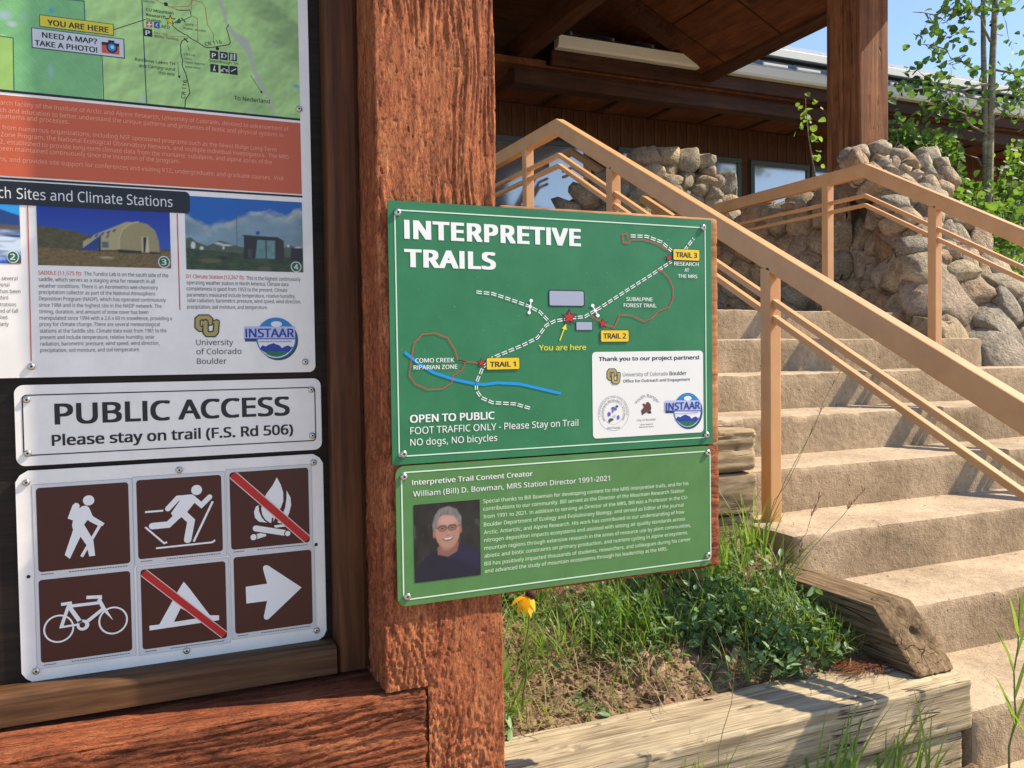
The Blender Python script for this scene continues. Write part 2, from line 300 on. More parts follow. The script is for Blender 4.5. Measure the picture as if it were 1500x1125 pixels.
 ('p', 'map_star', 'yellow', 4, [(0.0711, 2.1453), (0.0693, 2.1402), (0.0644, 2.1393), (0.0681, 2.1367), (0.0667, 2.1315), (0.0708, 2.135), (0.0748, 2.1327), (0.0736, 2.1375), (0.0775, 2.1412), (0.0727, 2.1407)]),
 ('d', 'map_marker', 'ink', 3, (0.1471, 2.1001), 0.003, 0.0031, 0.0),
 ('d', 'map_marker', 'ink', 3, (0.0646, 2.1647), 0.0032, 0.00343, 0.0),
 ('t', 'map_lettering', 'ink', 5, 'CU Mountain', (0.0327, 2.1488), (0.0763, 2.1488), 0.00479, 1),
 ('t', 'map_lettering', 'ink', 5, 'Research', (0.0328, 2.1402), (0.0634, 2.1402), 0.00482, 1),
 ('t', 'map_lettering', 'ink', 5, 'Station', (0.0326, 2.132), (0.0562, 2.132), 0.00482, 1),
 ('t', 'map_lettering', 'ink', 5, 'AED', (0.0558, 2.1235), (0.0696, 2.1235), 0.00484, 0),
 ('t', 'map_lettering', 'mapred', 5, 'Day Use', (0.0444, 2.1122), (0.0665, 2.1122), 0.00341, 0),
 ('t', 'map_lettering', 'textgrey', 5, 'Visitor Parking', (0.0446, 2.1056), (0.0828, 2.1056), 0.00401, 0),
 ('t', 'map_lettering', 'textgrey', 5, 'GATE 1', (0.0947, 2.1333), (0.113, 2.1333), 0.00367, 0),
 ('t', 'map_lettering', 'textgrey', 5, 'Public Access', (0.0922, 2.1262), (0.129, 2.1262), 0.00385, 0),
 ('t', 'map_lettering', 'textgrey', 5, 'CR116', (0.0914, 2.0815), (0.1098, 2.0815), 0.00367, 0),
 ('t', 'map_lettering', 'textgrey', 5, 'Gate', (0.0922, 2.0743), (0.1038, 2.0743), 0.00367, 0),
 ('t', 'map_lettering', 'textgrey', 5, 'Open approx', (0.0921, 2.0683), (0.1261, 2.0683), 0.00367, 0),
 ('t', 'map_lettering', 'textgrey', 5, 'June-Nov', (0.0924, 2.0606), (0.118, 2.0606), 0.00367, 0),
 ('t', 'map_lettering', 'ink', 5, 'Rainbow Lakes TH', (0.0134, 2.0621), (0.0766, 2.0621), 0.00519, 0),
 ('t', 'map_lettering', 'ink', 5, 'and Campground', (0.019, 2.0526), (0.0764, 2.0526), 0.00519, 0),
 ('t', 'map_lettering', 'ink', 5, 'this way', (0.0496, 2.0442), (0.0761, 2.0442), 0.00525, 0),
 ('t', 'map_lettering', 'ink', 5, 'Sourdough TH', (0.1325, 2.0753), (0.1815, 2.0753), 0.00474, 0),
 ('t', 'map_lettering', 'ink', 5, 'To Nederland', (0.1734, 2.0134), (0.2347, 2.0134), 0.00711, 0),
 ('t', 'map_lettering', 'textgrey', 5, 'NWT LTER', (0.0293, 2.1631), (0.0471, 2.1631), 0.0032, 0),
 ('t', 'map_lettering', 'ink', 5, 'CR 116', (0.1273, 2.1016), (0.1551, 2.1103), 0.00618, 0),
 ('t', 'map_lettering', 'ink', 5, 'CR 116', (0.0911, 2.0061), (0.0952, 2.0384), 0.00615, 0),
 ('r', 'map_icon', 'ink', 3, (0.0284, 2.1059, 0.0415, 2.1189), 0.0008, 0),
 ('r', 'map_icon', 'crossred', 3, (0.0324, 2.1218, 0.0418, 2.1312), 0.0008, 0),
 ('r', 'map_icon', 'signblue', 3, (0.0447, 2.1219, 0.0537, 2.1319), 0.0008, 0),
 ('r', 'map_icon', 'ink', 3, (0.1344, 2.0812, 0.1482, 2.0953), 0.0008, 0),
 ('r', 'map_icon', 'ink', 3, (0.1508, 2.0816, 0.1642, 2.0957), 0.0008, 0),
 ('r', 'map_icon', 'ink', 3, (0.1662, 2.082, 0.1796, 2.0957), 0.0008, 0),
 ('r', 'map_icon', 'ink', 3, (0.1344, 2.0582, 0.1481, 2.072), 0.0008, 0),
 ('r', 'map_icon', 'ink', 3, (0.1516, 2.0581, 0.1652, 2.072), 0.0008, 0),
 ('r', 'map_icon', 'ink', 3, (0.1665, 2.0578, 0.1803, 2.0728), 0.0008, 0),
 ('t', 'icon_mark', 'offwhite', 5, 'P', (0.0312, 2.1078), (0.0376, 2.1078), 0.00799, 2),
 ('t', 'icon_mark', 'offwhite', 5, 'P', (0.1378, 2.0833), (0.1437, 2.0833), 0.00783, 2),
 ('s', 'icon_mark', 'offwhite', 5, [(0.0372, 2.1292), (0.037, 2.1232)], 0.00221, None, 1, 0.0),
 ('s', 'icon_mark', 'offwhite', 5, [(0.0343, 2.1258), (0.0399, 2.1266)], 0.0022, None, 1, 0.0),
 ('s', 'icon_mark', 'offwhite', 5, [(0.0505, 2.1301), (0.0478, 2.1267), (0.0503, 2.124)], 0.0012, None, 1, 0.0),
 ('s', 'icon_mark', 'offwhite', 5, [(0.1533, 2.0921), (0.1561, 2.0852)], 0.00145, None, 1, 0.0),
 ('s', 'icon_mark', 'offwhite', 5, [(0.1563, 2.0924), (0.1531, 2.0848)], 0.00146, None, 1, 0.0),
 ('s', 'icon_mark', 'offwhite', 5, [(0.1592, 2.0918), (0.1618, 2.089), (0.1591, 2.0851)], 0.00124, None, 1, 0.0),
 ('s', 'icon_mark', 'offwhite', 5, [(0.1697, 2.0931), (0.1694, 2.0838)], 0.00208, None, 1, 0.0),
 ('s', 'icon_mark', 'offwhite', 5, [(0.1729, 2.0935), (0.1727, 2.0842)], 0.00084, None, 1, 0.0),
 ('s', 'icon_mark', 'offwhite', 5, [(0.1759, 2.0939), (0.1757, 2.0845)], 0.00209, None, 1, 0.0),
 ('s', 'icon_mark', 'offwhite', 5, [(0.1418, 2.0689), (0.1407, 2.0647), (0.1426, 2.0608)], 0.00166, None, 1, 0.0),
 ('s', 'icon_mark', 'offwhite', 5, [(0.1407, 2.0647), (0.1392, 2.0604)], 0.00124, None, 1, 0.0),
 ('s', 'icon_mark', 'offwhite', 5, [(0.1535, 2.0625), (0.1572, 2.0667), (0.1625, 2.0636)], 0.00104, None, 1, 0.0),
 ('s', 'icon_mark', 'offwhite', 5, [(0.1695, 2.063), (0.1746, 2.0667), (0.1777, 2.0681)], 0.00146, None, 1, 0.0),
 ('d', 'icon_mark', 'offwhite', 5, (0.1539, 2.0622), 0.0022, 0.00228, 0.00083),
 ('d', 'icon_mark', 'offwhite', 5, (0.1625, 2.0632), 0.0022, 0.00229, 0.00083),
 ('r', 'yellow_label_edge', 'slate', 3, (-0.1284, 2.0995, -0.0181, 2.1193), 0, 0),
 ('r', 'yellow_label', 'yellow', 4, (-0.1273, 2.1008, -0.0192, 2.1181), 0, 0),
 ('t', 'label_lettering', 'ink', 5, 'YOU ARE HERE', (-0.1166, 2.1036), (-0.0267, 2.1036), 0.00888, 2),
 ('s', 'label_pointer', 'ink', 2, [(-0.0177, 2.1103), (0.0312, 2.1341)], 0.00128, None, 1, 0.0),
 ('r', 'grey_label_edge', 'slate', 3, (-0.1404, 2.0636, -0.0024, 2.0968), 0, 0),
 ('r', 'grey_label', 'palegrey', 4, (-0.139, 2.0652, -0.004, 2.0954), 0, 0),
 ('t', 'label_lettering', 'ink', 5, 'NEED A MAP?', (-0.1249, 2.0825), (-0.0444, 2.0825), 0.00848, 2),
 ('t', 'label_lettering', 'ink', 5, 'TAKE A PHOTO!', (-0.1359, 2.0684), (-0.0445, 2.0684), 0.00848, 2),
 ('r', 'camera_icon', 'camred', 5, (-0.0376, 2.0689, -0.0104, 2.0839), 0.001, 0),
 ('r', 'camera_icon_top', 'ink', 6, (-0.0374, 2.0825, -0.0105, 2.0873), 0.001, 0),
 ('r', 'camera_icon_top', 'ink', 6, (-0.0274, 2.085, -0.0178, 2.0913), 0.001, 0),
 ('d', 'camera_icon_lens', 'ink', 7, (-0.0218, 2.0796), 0.0083, 0.00912, 0.0),
 ('d', 'camera_icon_lens', 'logoblue', 8, (-0.0218, 2.0796), 0.0062, 0.00675, 0.0),
 ('d', 'camera_icon_lens', 'skypale', 9, (-0.0213, 2.08), 0.003, 0.00328, 0.0),
],
'public': [
 ('r', 'border_line', 'ink', 1, (-0.1715, 1.3983, 0.3052, 1.4992), 0.007, 0.0019),
 ('t', 'title_lettering', 'ink', 1, 'PUBLIC ACCESS', (-0.123, 1.4488), (0.2562, 1.4488), 0.03345, 2),
 ('t', 'subtitle_lettering', 'ink', 1, 'Please stay on trail (F.S. Rd 506)', (-0.1291, 1.4133), (0.2623, 1.4133), 0.01758, 2),
],
'symbols': [
 ('r', 'brown_field', 'brown', 3, (-0.1553, 1.2048, -0.0163, 1.3447), 0.0055, 0),
 ('r', 'brown_field', 'brown', 3, (-0.0039, 1.2097, 0.1351, 1.3468), 0.0055, 0),
 ('r', 'brown_field', 'brown', 3, (0.1492, 1.21, 0.2889, 1.3497), 0.0055, 0),
 ('r', 'brown_field', 'brown', 3, (-0.1558, 1.0531, -0.0173, 1.1917), 0.0055, 0),
 ('r', 'brown_field', 'brown', 3, (-0.0011, 1.0518, 0.1384, 1.1913), 0.0055, 0),
 ('r', 'brown_field', 'brown', 3, (0.1525, 1.0568, 0.2912, 1.1961), 0.0055, 0),
 ('r', 'sticker_edge', 'seam', 1, (-0.1615, 1.1951, -0.0101, 1.3509), 0.002, 0),
 ('r', 'sticker', 'stickerwhite', 2, (-0.1608, 1.1958, -0.0108, 1.3502), 0.002, 0),
 ('s', 'maker_print', 'brown', 3, [(-0.1513, 1.2006), (-0.1333, 1.2006)], 0.0014, (0.002, 0.0007), 0, 0),
 ('s', 'maker_print', 'brown', 3, [(-0.1103, 1.2006), (-0.0203, 1.2006)], 0.0014, (0.003, 0.0011), 0, 0),
 ('r', 'sticker_edge', 'seam', 1, (-0.0101, 1.2, 0.1413, 1.353), 0.002, 0),
 ('r', 'sticker', 'stickerwhite', 2, (-0.0094, 1.2007, 0.1406, 1.3523), 0.002, 0),
 ('s', 'maker_print', 'brown', 3, [(0.00010000000000000026, 1.2055), (0.018099999999999998, 1.2055)], 0.0014, (0.002, 0.0007), 0, 0),
 ('s', 'maker_print', 'brown', 3, [(0.0411, 1.2055), (0.1311, 1.2055)], 0.0014, (0.003, 0.0011), 0, 0),
 ('r', 'sticker_edge', 'seam', 1, (0.143, 1.2003, 0.2951, 1.3559), 0.002, 0),
 ('r', 'sticker', 'stickerwhite', 2, (0.1437, 1.201, 0.2944, 1.3552), 0.002, 0),
 ('s', 'maker_print', 'brown', 3, [(0.1532, 1.2058), (0.1712, 1.2058)], 0.0014, (0.002, 0.0007), 0, 0),
 ('s', 'maker_print', 'brown', 3, [(0.19419999999999998, 1.2058), (0.2849, 1.2058)], 0.0014, (0.003, 0.0011), 0, 0),
 ('r', 'sticker_edge', 'seam', 1, (-0.162, 1.0434, -0.0111, 1.1979), 0.002, 0),
 ('r', 'sticker', 'stickerwhite', 2, (-0.1613, 1.0441, -0.0118, 1.1972), 0.002, 0),
 ('s', 'maker_print', 'brown', 3, [(-0.1518, 1.0489), (-0.1338, 1.0489)], 0.0014, (0.002, 0.0007), 0, 0),
 ('s', 'maker_print', 'brown', 3, [(-0.1108, 1.0489), (-0.0213, 1.0489)], 0.0014, (0.003, 0.0011), 0, 0),
 ('r', 'sticker_edge', 'seam', 1, (-0.0073, 1.0421, 0.1446, 1.1975), 0.002, 0),
 ('r', 'sticker', 'stickerwhite', 2, (-0.0066, 1.0428, 0.1439, 1.1968), 0.002, 0),
 ('s', 'maker_print', 'brown', 3, [(0.0029, 1.0476), (0.0209, 1.0476)], 0.0014, (0.002, 0.0007), 0, 0),
 ('s', 'maker_print', 'brown', 3, [(0.0439, 1.0476), (0.1344, 1.0476)], 0.0014, (0.003, 0.0011), 0, 0),
 ('r', 'sticker_edge', 'seam', 1, (0.1463, 1.0471, 0.2974, 1.2023), 0.002, 0),
 ('r', 'sticker', 'stickerwhite', 2, (0.147, 1.0478, 0.2967, 1.2016), 0.002, 0),
 ('s', 'maker_print', 'brown', 3, [(0.1565, 1.0526), (0.1745, 1.0526)], 0.0014, (0.002, 0.0007), 0, 0),
 ('s', 'maker_print', 'brown', 3, [(0.1975, 1.0526), (0.2872, 1.0526)], 0.0014, (0.003, 0.0011), 0, 0),
 ('d', 'pictogram', 'white', 4, (-0.0778, 1.3182), 0.0086, 0.00852, 0.0),
 ('p', 'pictogram', 'white', 4, [(-0.0979, 1.3158), (-0.0938, 1.3144), (-0.0914, 1.311), (-0.0924, 1.3056), (-0.0995, 1.285), (-0.11, 1.2906), (-0.1021, 1.3119)]),
 ('p', 'pictogram', 'white', 4, [(-0.0941, 1.3039), (-0.0916, 1.3064), (-0.0874, 1.3094), (-0.0816, 1.3097), (-0.0776, 1.3062), (-0.0722, 1.2909), (-0.0546, 1.2772), (-0.0582, 1.2728), (-0.0652, 1.2744), (-0.0766, 1.282), (-0.0801, 1.2855), (-0.0858, 1.2778), (-0.0753, 1.2564), (-0.0725, 1.2491), (-0.0704, 1.2237), (-0.0795, 1.2232), (-0.0829, 1.2427), (-0.0918, 1.2581), (-0.1086, 1.2223), (-0.116, 1.2296), (-0.1024, 1.2705), (-0.1038, 1.278), (-0.1019, 1.288)]),
 ('s', 'pictogram', 'white', 4, [(-0.0618, 1.2745), (-0.091, 1.2241)], 0.00482, None, 0, 0.0),
 ('d', 'pictogram', 'white', 4, (0.0934, 1.3227), 0.009, 0.00897, 0.0),
 ('s', 'pictogram', 'white', 4, [(0.0849, 1.3109), (0.062, 1.3106), (0.0456, 1.2935)], 0.00916, None, 1, 0.0),
 ('s', 'pictogram', 'white', 4, [(0.0849, 1.3109), (0.1007, 1.2952), (0.1149, 1.3087)], 0.00879, None, 1, 0.0),
 ('s', 'pictogram', 'white', 4, [(0.0697, 1.2836), (0.083, 1.2687), (0.0765, 1.2363)], 0.01233, None, 1, 0.0),
 ('s', 'pictogram', 'white', 4, [(0.062, 1.2806), (0.0457, 1.2657), (0.0199, 1.2654)], 0.01124, None, 1, 0.0),
 ('p', 'pictogram', 'white', 4, [(0.0678, 1.3092), (0.0782, 1.3157), (0.0867, 1.3146), (0.0915, 1.3027), (0.0757, 1.2839), (0.0636, 1.2741), (0.0552, 1.2757), (0.0504, 1.2852)]),
 ('s', 'pictogram', 'white', 4, [(0.0088, 1.2907), (0.038, 1.2908)], 0.00321, None, 0, 0.0),
 ('s', 'pictogram', 'white', 4, [(0.1199, 1.3004), (0.0863, 1.2317)], 0.00368, None, 0, 0.0),
 ('s', 'pictogram', 'white', 4, [(0.0247, 1.2262), (0.1173, 1.2273), (0.1222, 1.2308)], 0.00307, None, 0, 0.0),
 ('s', 'pictogram', 'white', 4, [(0.0084, 1.2647), (0.0382, 1.2335), (0.0428, 1.2352)], 0.00305, None, 0, 0.0),
 ('p', 'pictogram', 'white', 4, [(0.2318, 1.3353), (0.2384, 1.3214), (0.2424, 1.3068), (0.2424, 1.2907), (0.2374, 1.2785), (0.2312, 1.2701), (0.2266, 1.2598), (0.2221, 1.2521), (0.2135, 1.2538), (0.2052, 1.2653), (0.2029, 1.2797), (0.205, 1.2937), (0.213, 1.3073), (0.2237, 1.3208)]),
 ('p', 'pictogram', 'white', 4, [(0.1997, 1.2871), (0.1937, 1.2849), (0.1901, 1.2755), (0.1915, 1.2647), (0.1981, 1.257), (0.2126, 1.2535), (0.2034, 1.2636), (0.1986, 1.2765)]),
 ('p', 'pictogram', 'white', 4, [(0.2486, 1.3099), (0.2554, 1.2968), (0.2563, 1.2823), (0.252, 1.2665), (0.2448, 1.2545), (0.2359, 1.2499), (0.2308, 1.2531), (0.2398, 1.2658), (0.2453, 1.2778), (0.2483, 1.2956)]),
 ('s', 'brown_mark', 'brown', 5, [(0.1993, 1.2862), (0.2011, 1.2727), (0.2085, 1.2587), (0.2186, 1.2507)], 0.00248, None, 0, 0.0),
 ('s', 'brown_mark', 'brown', 5, [(0.2228, 1.2619), (0.2211, 1.2477)], 0.00321, None, 0, 0.0),
 ('s', 'brown_mark', 'brown', 5, [(0.244, 1.2995), (0.2437, 1.2834), (0.2365, 1.275)], 0.00215, None, 0, 0.0),
 ('s', 'pictogram', 'white', 4, [(0.1915, 1.2292), (0.2096, 1.2337)], 0.00887, None, 0, 0.0),
 ('s', 'pictogram', 'white', 4, [(0.2254, 1.2452), (0.2446, 1.2459)], 0.00464, None, 0, 0.0),
 ('s', 'brown_mark', 'brown', 5, [(0.1924, 1.2451), (0.246, 1.231)], 0.0142, None, 1, 0.0),
 ('s', 'pictogram', 'white', 6, [(0.1924, 1.2451), (0.2425, 1.2323)], 0.01065, None, 1, 0.0),
 ('d', 'brown_mark', 'brown', 7, (0.1881, 1.2295), 0.0068, 0.0071, 0.0),
 ('d', 'pictogram', 'white', 8, (0.1881, 1.2295), 0.0053, 0.0055, 0.0),
 ('d', 'brown_mark', 'brown', 7, (0.2486, 1.2304), 0.0063, 0.00648, 0.0),
 ('d', 'pictogram', 'white', 8, (0.2488, 1.2304), 0.0047, 0.00484, 0.0),
 ('s', 'slash_edge', 'slashpink', 9, [(0.1544, 1.346), (0.2846, 1.2154)], 0.01644, None, 0, 0.0),
 ('s', 'slash_bar', 'signred', 10, [(0.1544, 1.346), (0.2846, 1.2154)], 0.01295, None, 0, 0.0),
 ('d', 'pictogram', 'white', 4, (-0.1282, 1.107), 0.0229, 0.02356, 0.00277),
 ('d', 'pictogram', 'white', 4, (-0.0458, 1.1094), 0.0229, 0.02382, 0.00284),
 ('s', 'pictogram', 'white', 4, [(-0.1132, 1.1424), (-0.1248, 1.1082)], 0.0052, None, 0, 0.0),
 ('s', 'pictogram', 'white', 4, [(-0.1271, 1.1089), (-0.1001, 1.11)], 0.00346, None, 0, 0.0),
 ('s', 'pictogram', 'white', 4, [(-0.1109, 1.1403), (-0.0954, 1.1128)], 0.00662, None, 0, 0.0),
 ('s', 'pictogram', 'white', 4, [(-0.1147, 1.1426), (-0.0664, 1.1427)], 0.0052, None, 0, 0.0),
 ('s', 'pictogram', 'white', 4, [(-0.0603, 1.1318), (-0.0876, 1.1117)], 0.00566, None, 0, 0.0),
 ('s', 'pictogram', 'white', 4, [(-0.0666, 1.1477), (-0.0581, 1.128)], 0.00598, None, 0, 0.0),
 ('s', 'pictogram', 'white', 4, [(-0.0857, 1.1542), (-0.0622, 1.1524)], 0.0056, None, 0, 0.0),
 ('s', 'pictogram', 'white', 4, [(-0.063, 1.1517), (-0.0679, 1.1452)], 0.00457, None, 0, 0.0),
 ('s', 'pictogram', 'white', 4, [(-0.1238, 1.1473), (-0.1076, 1.1478)], 0.0052, None, 0, 0.0),
 ('p', 'pictogram', 'white', 4, [(-0.0605, 1.1274), (-0.0549, 1.1293), (-0.0458, 1.1098)]),
 ('d', 'pictogram', 'white', 4, (-0.0921, 1.108), 0.0096, 0.0091, 0.0),
 ('d', 'brown_mark', 'brown', 5, (-0.093, 1.1084), 0.0043, 0.00473, 0.0),
 ('p', 'pictogram', 'white', 4, [(0.0679, 1.1624), (0.0749, 1.1529), (0.11, 1.0971), (0.1256, 1.0949), (0.1254, 1.0862), (0.0108, 1.0839), (0.0107, 1.0924), (0.0266, 1.0922), (0.0588, 1.148)]),
 ('p', 'brown_mark', 'brown', 5, [(0.062, 1.1166), (0.0503, 1.0935), (0.092, 1.0946)]),
 ('s', 'slash_edge', 'slashpink', 6, [(0.0034, 1.1866), (0.1338, 1.0583)], 0.01446, None, 0, 0.0),
 ('s', 'slash_bar', 'signred', 7, [(0.0034, 1.1866), (0.1338, 1.0583)], 0.01143, None, 0, 0.0),
 ('p', 'pictogram', 'white', 4, [(0.1725, 1.1406), (0.2101, 1.1417), (0.2035, 1.1693), (0.2039, 1.1738), (0.2074, 1.176), (0.2126, 1.1749), (0.2719, 1.127), (0.212, 1.0769), (0.2077, 1.0752), (0.2034, 1.0781), (0.203, 1.0826), (0.2093, 1.1101), (0.1729, 1.1099)]),
 ('d', 'screw_hole', 'ink', 2, (-0.1699, 1.1994), 0.0029, 0.00289, 0.0),
 ('d', 'screw_hole', 'ink', 2, (0.3004, 1.2042), 0.0032, 0.00327, 0.0),
],
'trails': [
 ('r', 'border_line', 'mint', 1, (0.4158, 1.3778, 1.0689, 1.8074), 0.004, 0.0022),
 ('t', 'title_lettering', 'white', 1, 'INTERPRETIVE', (0.436, 1.7585), (0.778, 1.7585), 0.03058, 3),
 ('t', 'title_lettering', 'white', 1, 'TRAILS', (0.4351, 1.7095), (0.602, 1.7095), 0.02929, 3),
 ('s', 'road_line', 'white', 2, [(0.5659, 1.6675), (0.5974, 1.6649), (0.6318, 1.655), (0.6668, 1.644), (0.6922, 1.6327), (0.7116, 1.6143)], 0.00161, (0.01076, 0.00359), 0, -0.00188),
 ('s', 'road_line', 'white', 2, [(0.5659, 1.6675), (0.5974, 1.6649), (0.6318, 1.655), (0.6668, 1.644), (0.6922, 1.6327), (0.7116, 1.6143)], 0.00161, (0.01076, 0.00359), 0, 0.00188),
 ('s', 'road_line', 'white', 2, [(0.669, 1.4539), (0.6388, 1.4628), (0.5941, 1.4667), (0.5723, 1.4765), (0.5628, 1.4903), (0.5631, 1.5038), (0.5756, 1.5306), (0.5954, 1.5483), (0.6556, 1.5705), (0.6863, 1.5841), (0.7047, 1.6073), (0.7231, 1.6157), (0.7654, 1.6225), (0.7869, 1.624), (0.8197, 1.6409), (0.8757, 1.6729), (0.9389, 1.7083), (0.9861, 1.7358)], 0.00166, (0.01107, 0.00369), 0, -0.00194),
 ('s', 'road_line', 'white', 2, [(0.669, 1.4539), (0.6388, 1.4628), (0.5941, 1.4667), (0.5723, 1.4765), (0.5628, 1.4903), (0.5631, 1.5038), (0.5756, 1.5306), (0.5954, 1.5483), (0.6556, 1.5705), (0.6863, 1.5841), (0.7047, 1.6073), (0.7231, 1.6157), (0.7654, 1.6225), (0.7869, 1.624), (0.8197, 1.6409), (0.8757, 1.6729), (0.9389, 1.7083), (0.9861, 1.7358)], 0.00166, (0.01107, 0.00369), 0, 0.00194),
 ('s', 'road_line', 'white', 2, [(0.8911, 1.7821), (0.9282, 1.7828), (0.9629, 1.773), (0.9863, 1.7566)], 0.00175, (0.01165, 0.00388), 0, -0.00204),
 ('s', 'road_line', 'white', 2, [(0.8911, 1.7821), (0.9282, 1.7828), (0.9629, 1.773), (0.9863, 1.7566)], 0.00175, (0.01165, 0.00388), 0, 0.00204),
 ('s', 'road_line', 'white', 2, [(1.0161, 1.7577), (1.0393, 1.7836)], 0.00179, (0.01197, 0.00399), 0, -0.00209),
 ('s', 'road_line', 'white', 2, [(1.0161, 1.7577), (1.0393, 1.7836)], 0.00179, (0.01197, 0.00399), 0, 0.00209),
 ('s', 'trail_line', 'trailred', 3, [(0.5279, 1.5448), (0.5235, 1.5626), (0.5098, 1.5849), (0.4867, 1.5938), (0.4637, 1.5917), (0.4474, 1.5765), (0.4439, 1.5591), (0.4399, 1.5374), (0.4373, 1.5201), (0.4483, 1.5046), (0.471, 1.4943), (0.4988, 1.4944), (0.5154, 1.505), (0.5189, 1.5174), (0.5347, 1.5269), (0.5431, 1.5423), (0.5279, 1.5448), (0.5709, 1.5396)], 0.00186, None, 1, 0.0),
 ('s', 'trail_line', 'trailred', 3, [(0.8005, 1.6265), (0.8167, 1.617), (0.8358, 1.6075), (0.8524, 1.6051), (0.8639, 1.6283), (0.8921, 1.627), (0.9205, 1.615), (0.938, 1.6224), (0.9527, 1.6348), (0.9792, 1.6449), (0.9883, 1.6624), (0.9885, 1.6823), (0.9798, 1.702), (0.9623, 1.7163), (0.9477, 1.7184)], 0.00199, None, 1, 0.0),
 ('s', 'trail_line', 'trailred', 3, [(0.9792, 1.7564), (0.9512, 1.7701), (0.9195, 1.7761), (0.8938, 1.775), (0.8852, 1.7674), (0.874, 1.7694), (0.8725, 1.7837), (0.8827, 1.7866), (0.8854, 1.7771)], 0.00208, None, 1, 0.0),
 ('s', 'creek_line', 'creekblue', 2, [(0.4313, 1.5593), (0.4536, 1.5415), (0.4808, 1.5244), (0.5179, 1.5116), (0.5606, 1.5016), (0.58, 1.5002), (0.6045, 1.5027), (0.6494, 1.4993), (0.7316, 1.4797)], 0.0052, None, 1, 0.0),
 ('r', 'building_marker', 'ink', 2, (0.7107, 1.643, 0.7874, 1.674), 0.004, 0),
 ('r', 'building_marker', 'bluegrey', 3, (0.7127, 1.6449, 0.7852, 1.6722), 0.003, 0),
 ('r', 'building_marker', 'ink', 2, (0.7673, 1.5974, 0.8045, 1.6155), 0.001, 0),
 ('r', 'building_marker', 'bluegrey', 3, (0.7689, 1.5989, 0.8029, 1.6141), 0.001, 0),
 ('p', 'star', 'ink', 4, [(0.7539, 1.6399), (0.7493, 1.6286), (0.7364, 1.628), (0.7464, 1.6206), (0.7428, 1.6091), (0.7536, 1.6157), (0.7643, 1.6091), (0.761, 1.6207), (0.7713, 1.6283), (0.7583, 1.6287)]),
 ('p', 'star', 'signred', 5, [(0.7539, 1.6359), (0.7503, 1.6273), (0.7405, 1.6268), (0.7481, 1.6212), (0.7453, 1.6123), (0.7536, 1.6174), (0.7618, 1.6124), (0.7593, 1.6212), (0.7671, 1.627), (0.7572, 1.6273)]),
 ('p', 'star', 'ink', 4, [(0.8261, 1.6217), (0.8232, 1.6148), (0.8152, 1.6145), (0.8214, 1.6099), (0.8192, 1.6029), (0.8259, 1.6069), (0.8325, 1.6029), (0.8305, 1.61), (0.8368, 1.6145), (0.8288, 1.6148)]),
 ('p', 'star', 'signred', 5, [(0.8261, 1.6193), (0.8238, 1.614), (0.8177, 1.6137), (0.8225, 1.6103), (0.8208, 1.6048), (0.8259, 1.608), (0.831, 1.6049), (0.8294, 1.6103), (0.8343, 1.6138), (0.8281, 1.614)]),
 ('p', 'star', 'ink', 4, [(0.9792, 1.7515), (0.9766, 1.7455), (0.9694, 1.7449), (0.975, 1.7412), (0.973, 1.7351), (0.979, 1.7387), (0.985, 1.7355), (0.9831, 1.7415), (0.9888, 1.7456), (0.9816, 1.7456)]),
 ('p', 'star', 'signred', 5, [(0.9791, 1.7494), (0.9772, 1.7448), (0.9717, 1.7444), (0.9759, 1.7415), (0.9744, 1.7368), (0.979, 1.7396), (0.9836, 1.7371), (0.9822, 1.7417), (0.9865, 1.7449), (0.981, 1.7449)]),
 ('p', 'star', 'ink', 4, [(0.5735, 1.5494), (0.5709, 1.543), (0.5639, 1.5428), (0.5693, 1.5384), (0.5673, 1.5318), (0.5733, 1.5355), (0.5791, 1.5316), (0.5773, 1.5383), (0.583, 1.5425), (0.5759, 1.5429)]),
 ('p', 'star', 'signred', 5, [(0.5735, 1.5471), (0.5715, 1.5422), (0.5661, 1.542), (0.5703, 1.5387), (0.5687, 1.5336), (0.5733, 1.5365), (0.5778, 1.5335), (0.5764, 1.5386), (0.5807, 1.5418), (0.5753, 1.5421)]),
 ('s', 'gate_mark', 'white', 4, [(0.6746, 1.6533), (0.6702, 1.6312)], 0.00231, None, 0, 0.0),
 ('d', 'gate_mark', 'white', 4, (0.6746, 1.6533), 0.0036, 0.00323, 0.0),
 ('d', 'gate_mark', 'white', 4, (0.6702, 1.6312), 0.0035, 0.00321, 0.0),
 ('d', 'gate_mark', 'white', 4, (0.6724, 1.6422), 0.0036, 0.00323, 0.0),
 ('s', 'gate_mark', 'white', 4, [(0.8045, 1.6455), (0.8157, 1.6266)], 0.00238, None, 0, 0.0),
 ('d', 'gate_mark', 'white', 4, (0.8045, 1.6455), 0.0038, 0.00334, 0.0),
 ('d', 'gate_mark', 'white', 4, (0.8157, 1.6266), 0.0039, 0.00334, 0.0),
 ('d', 'gate_mark', 'white', 4, (0.8101, 1.6361), 0.0038, 0.00332, 0.0),
 ('r', 'yellow_label', 'ink', 5, (0.5826, 1.5261, 0.6495, 1.549), 0.003, 0),
 ('r', 'yellow_label', 'labelyellow', 6, (0.5836, 1.5271, 0.6484, 1.548), 0.0025, 0),
 ('t', 'label_lettering', 'ink', 7, 'TRAIL 1', (0.5903, 1.532), (0.6408, 1.532), 0.00905, 2),
 ('r', 'yellow_label', 'ink', 5, (0.8206, 1.5752, 0.8849, 1.5988), 0.003, 0),
 ('r', 'yellow_label', 'labelyellow', 6, (0.8218, 1.5762, 0.8837, 1.5979), 0.0025, 0),
 ('t', 'label_lettering', 'ink', 7, 'TRAIL 2', (0.8272, 1.5824), (0.8774, 1.5824), 0.00962, 2),
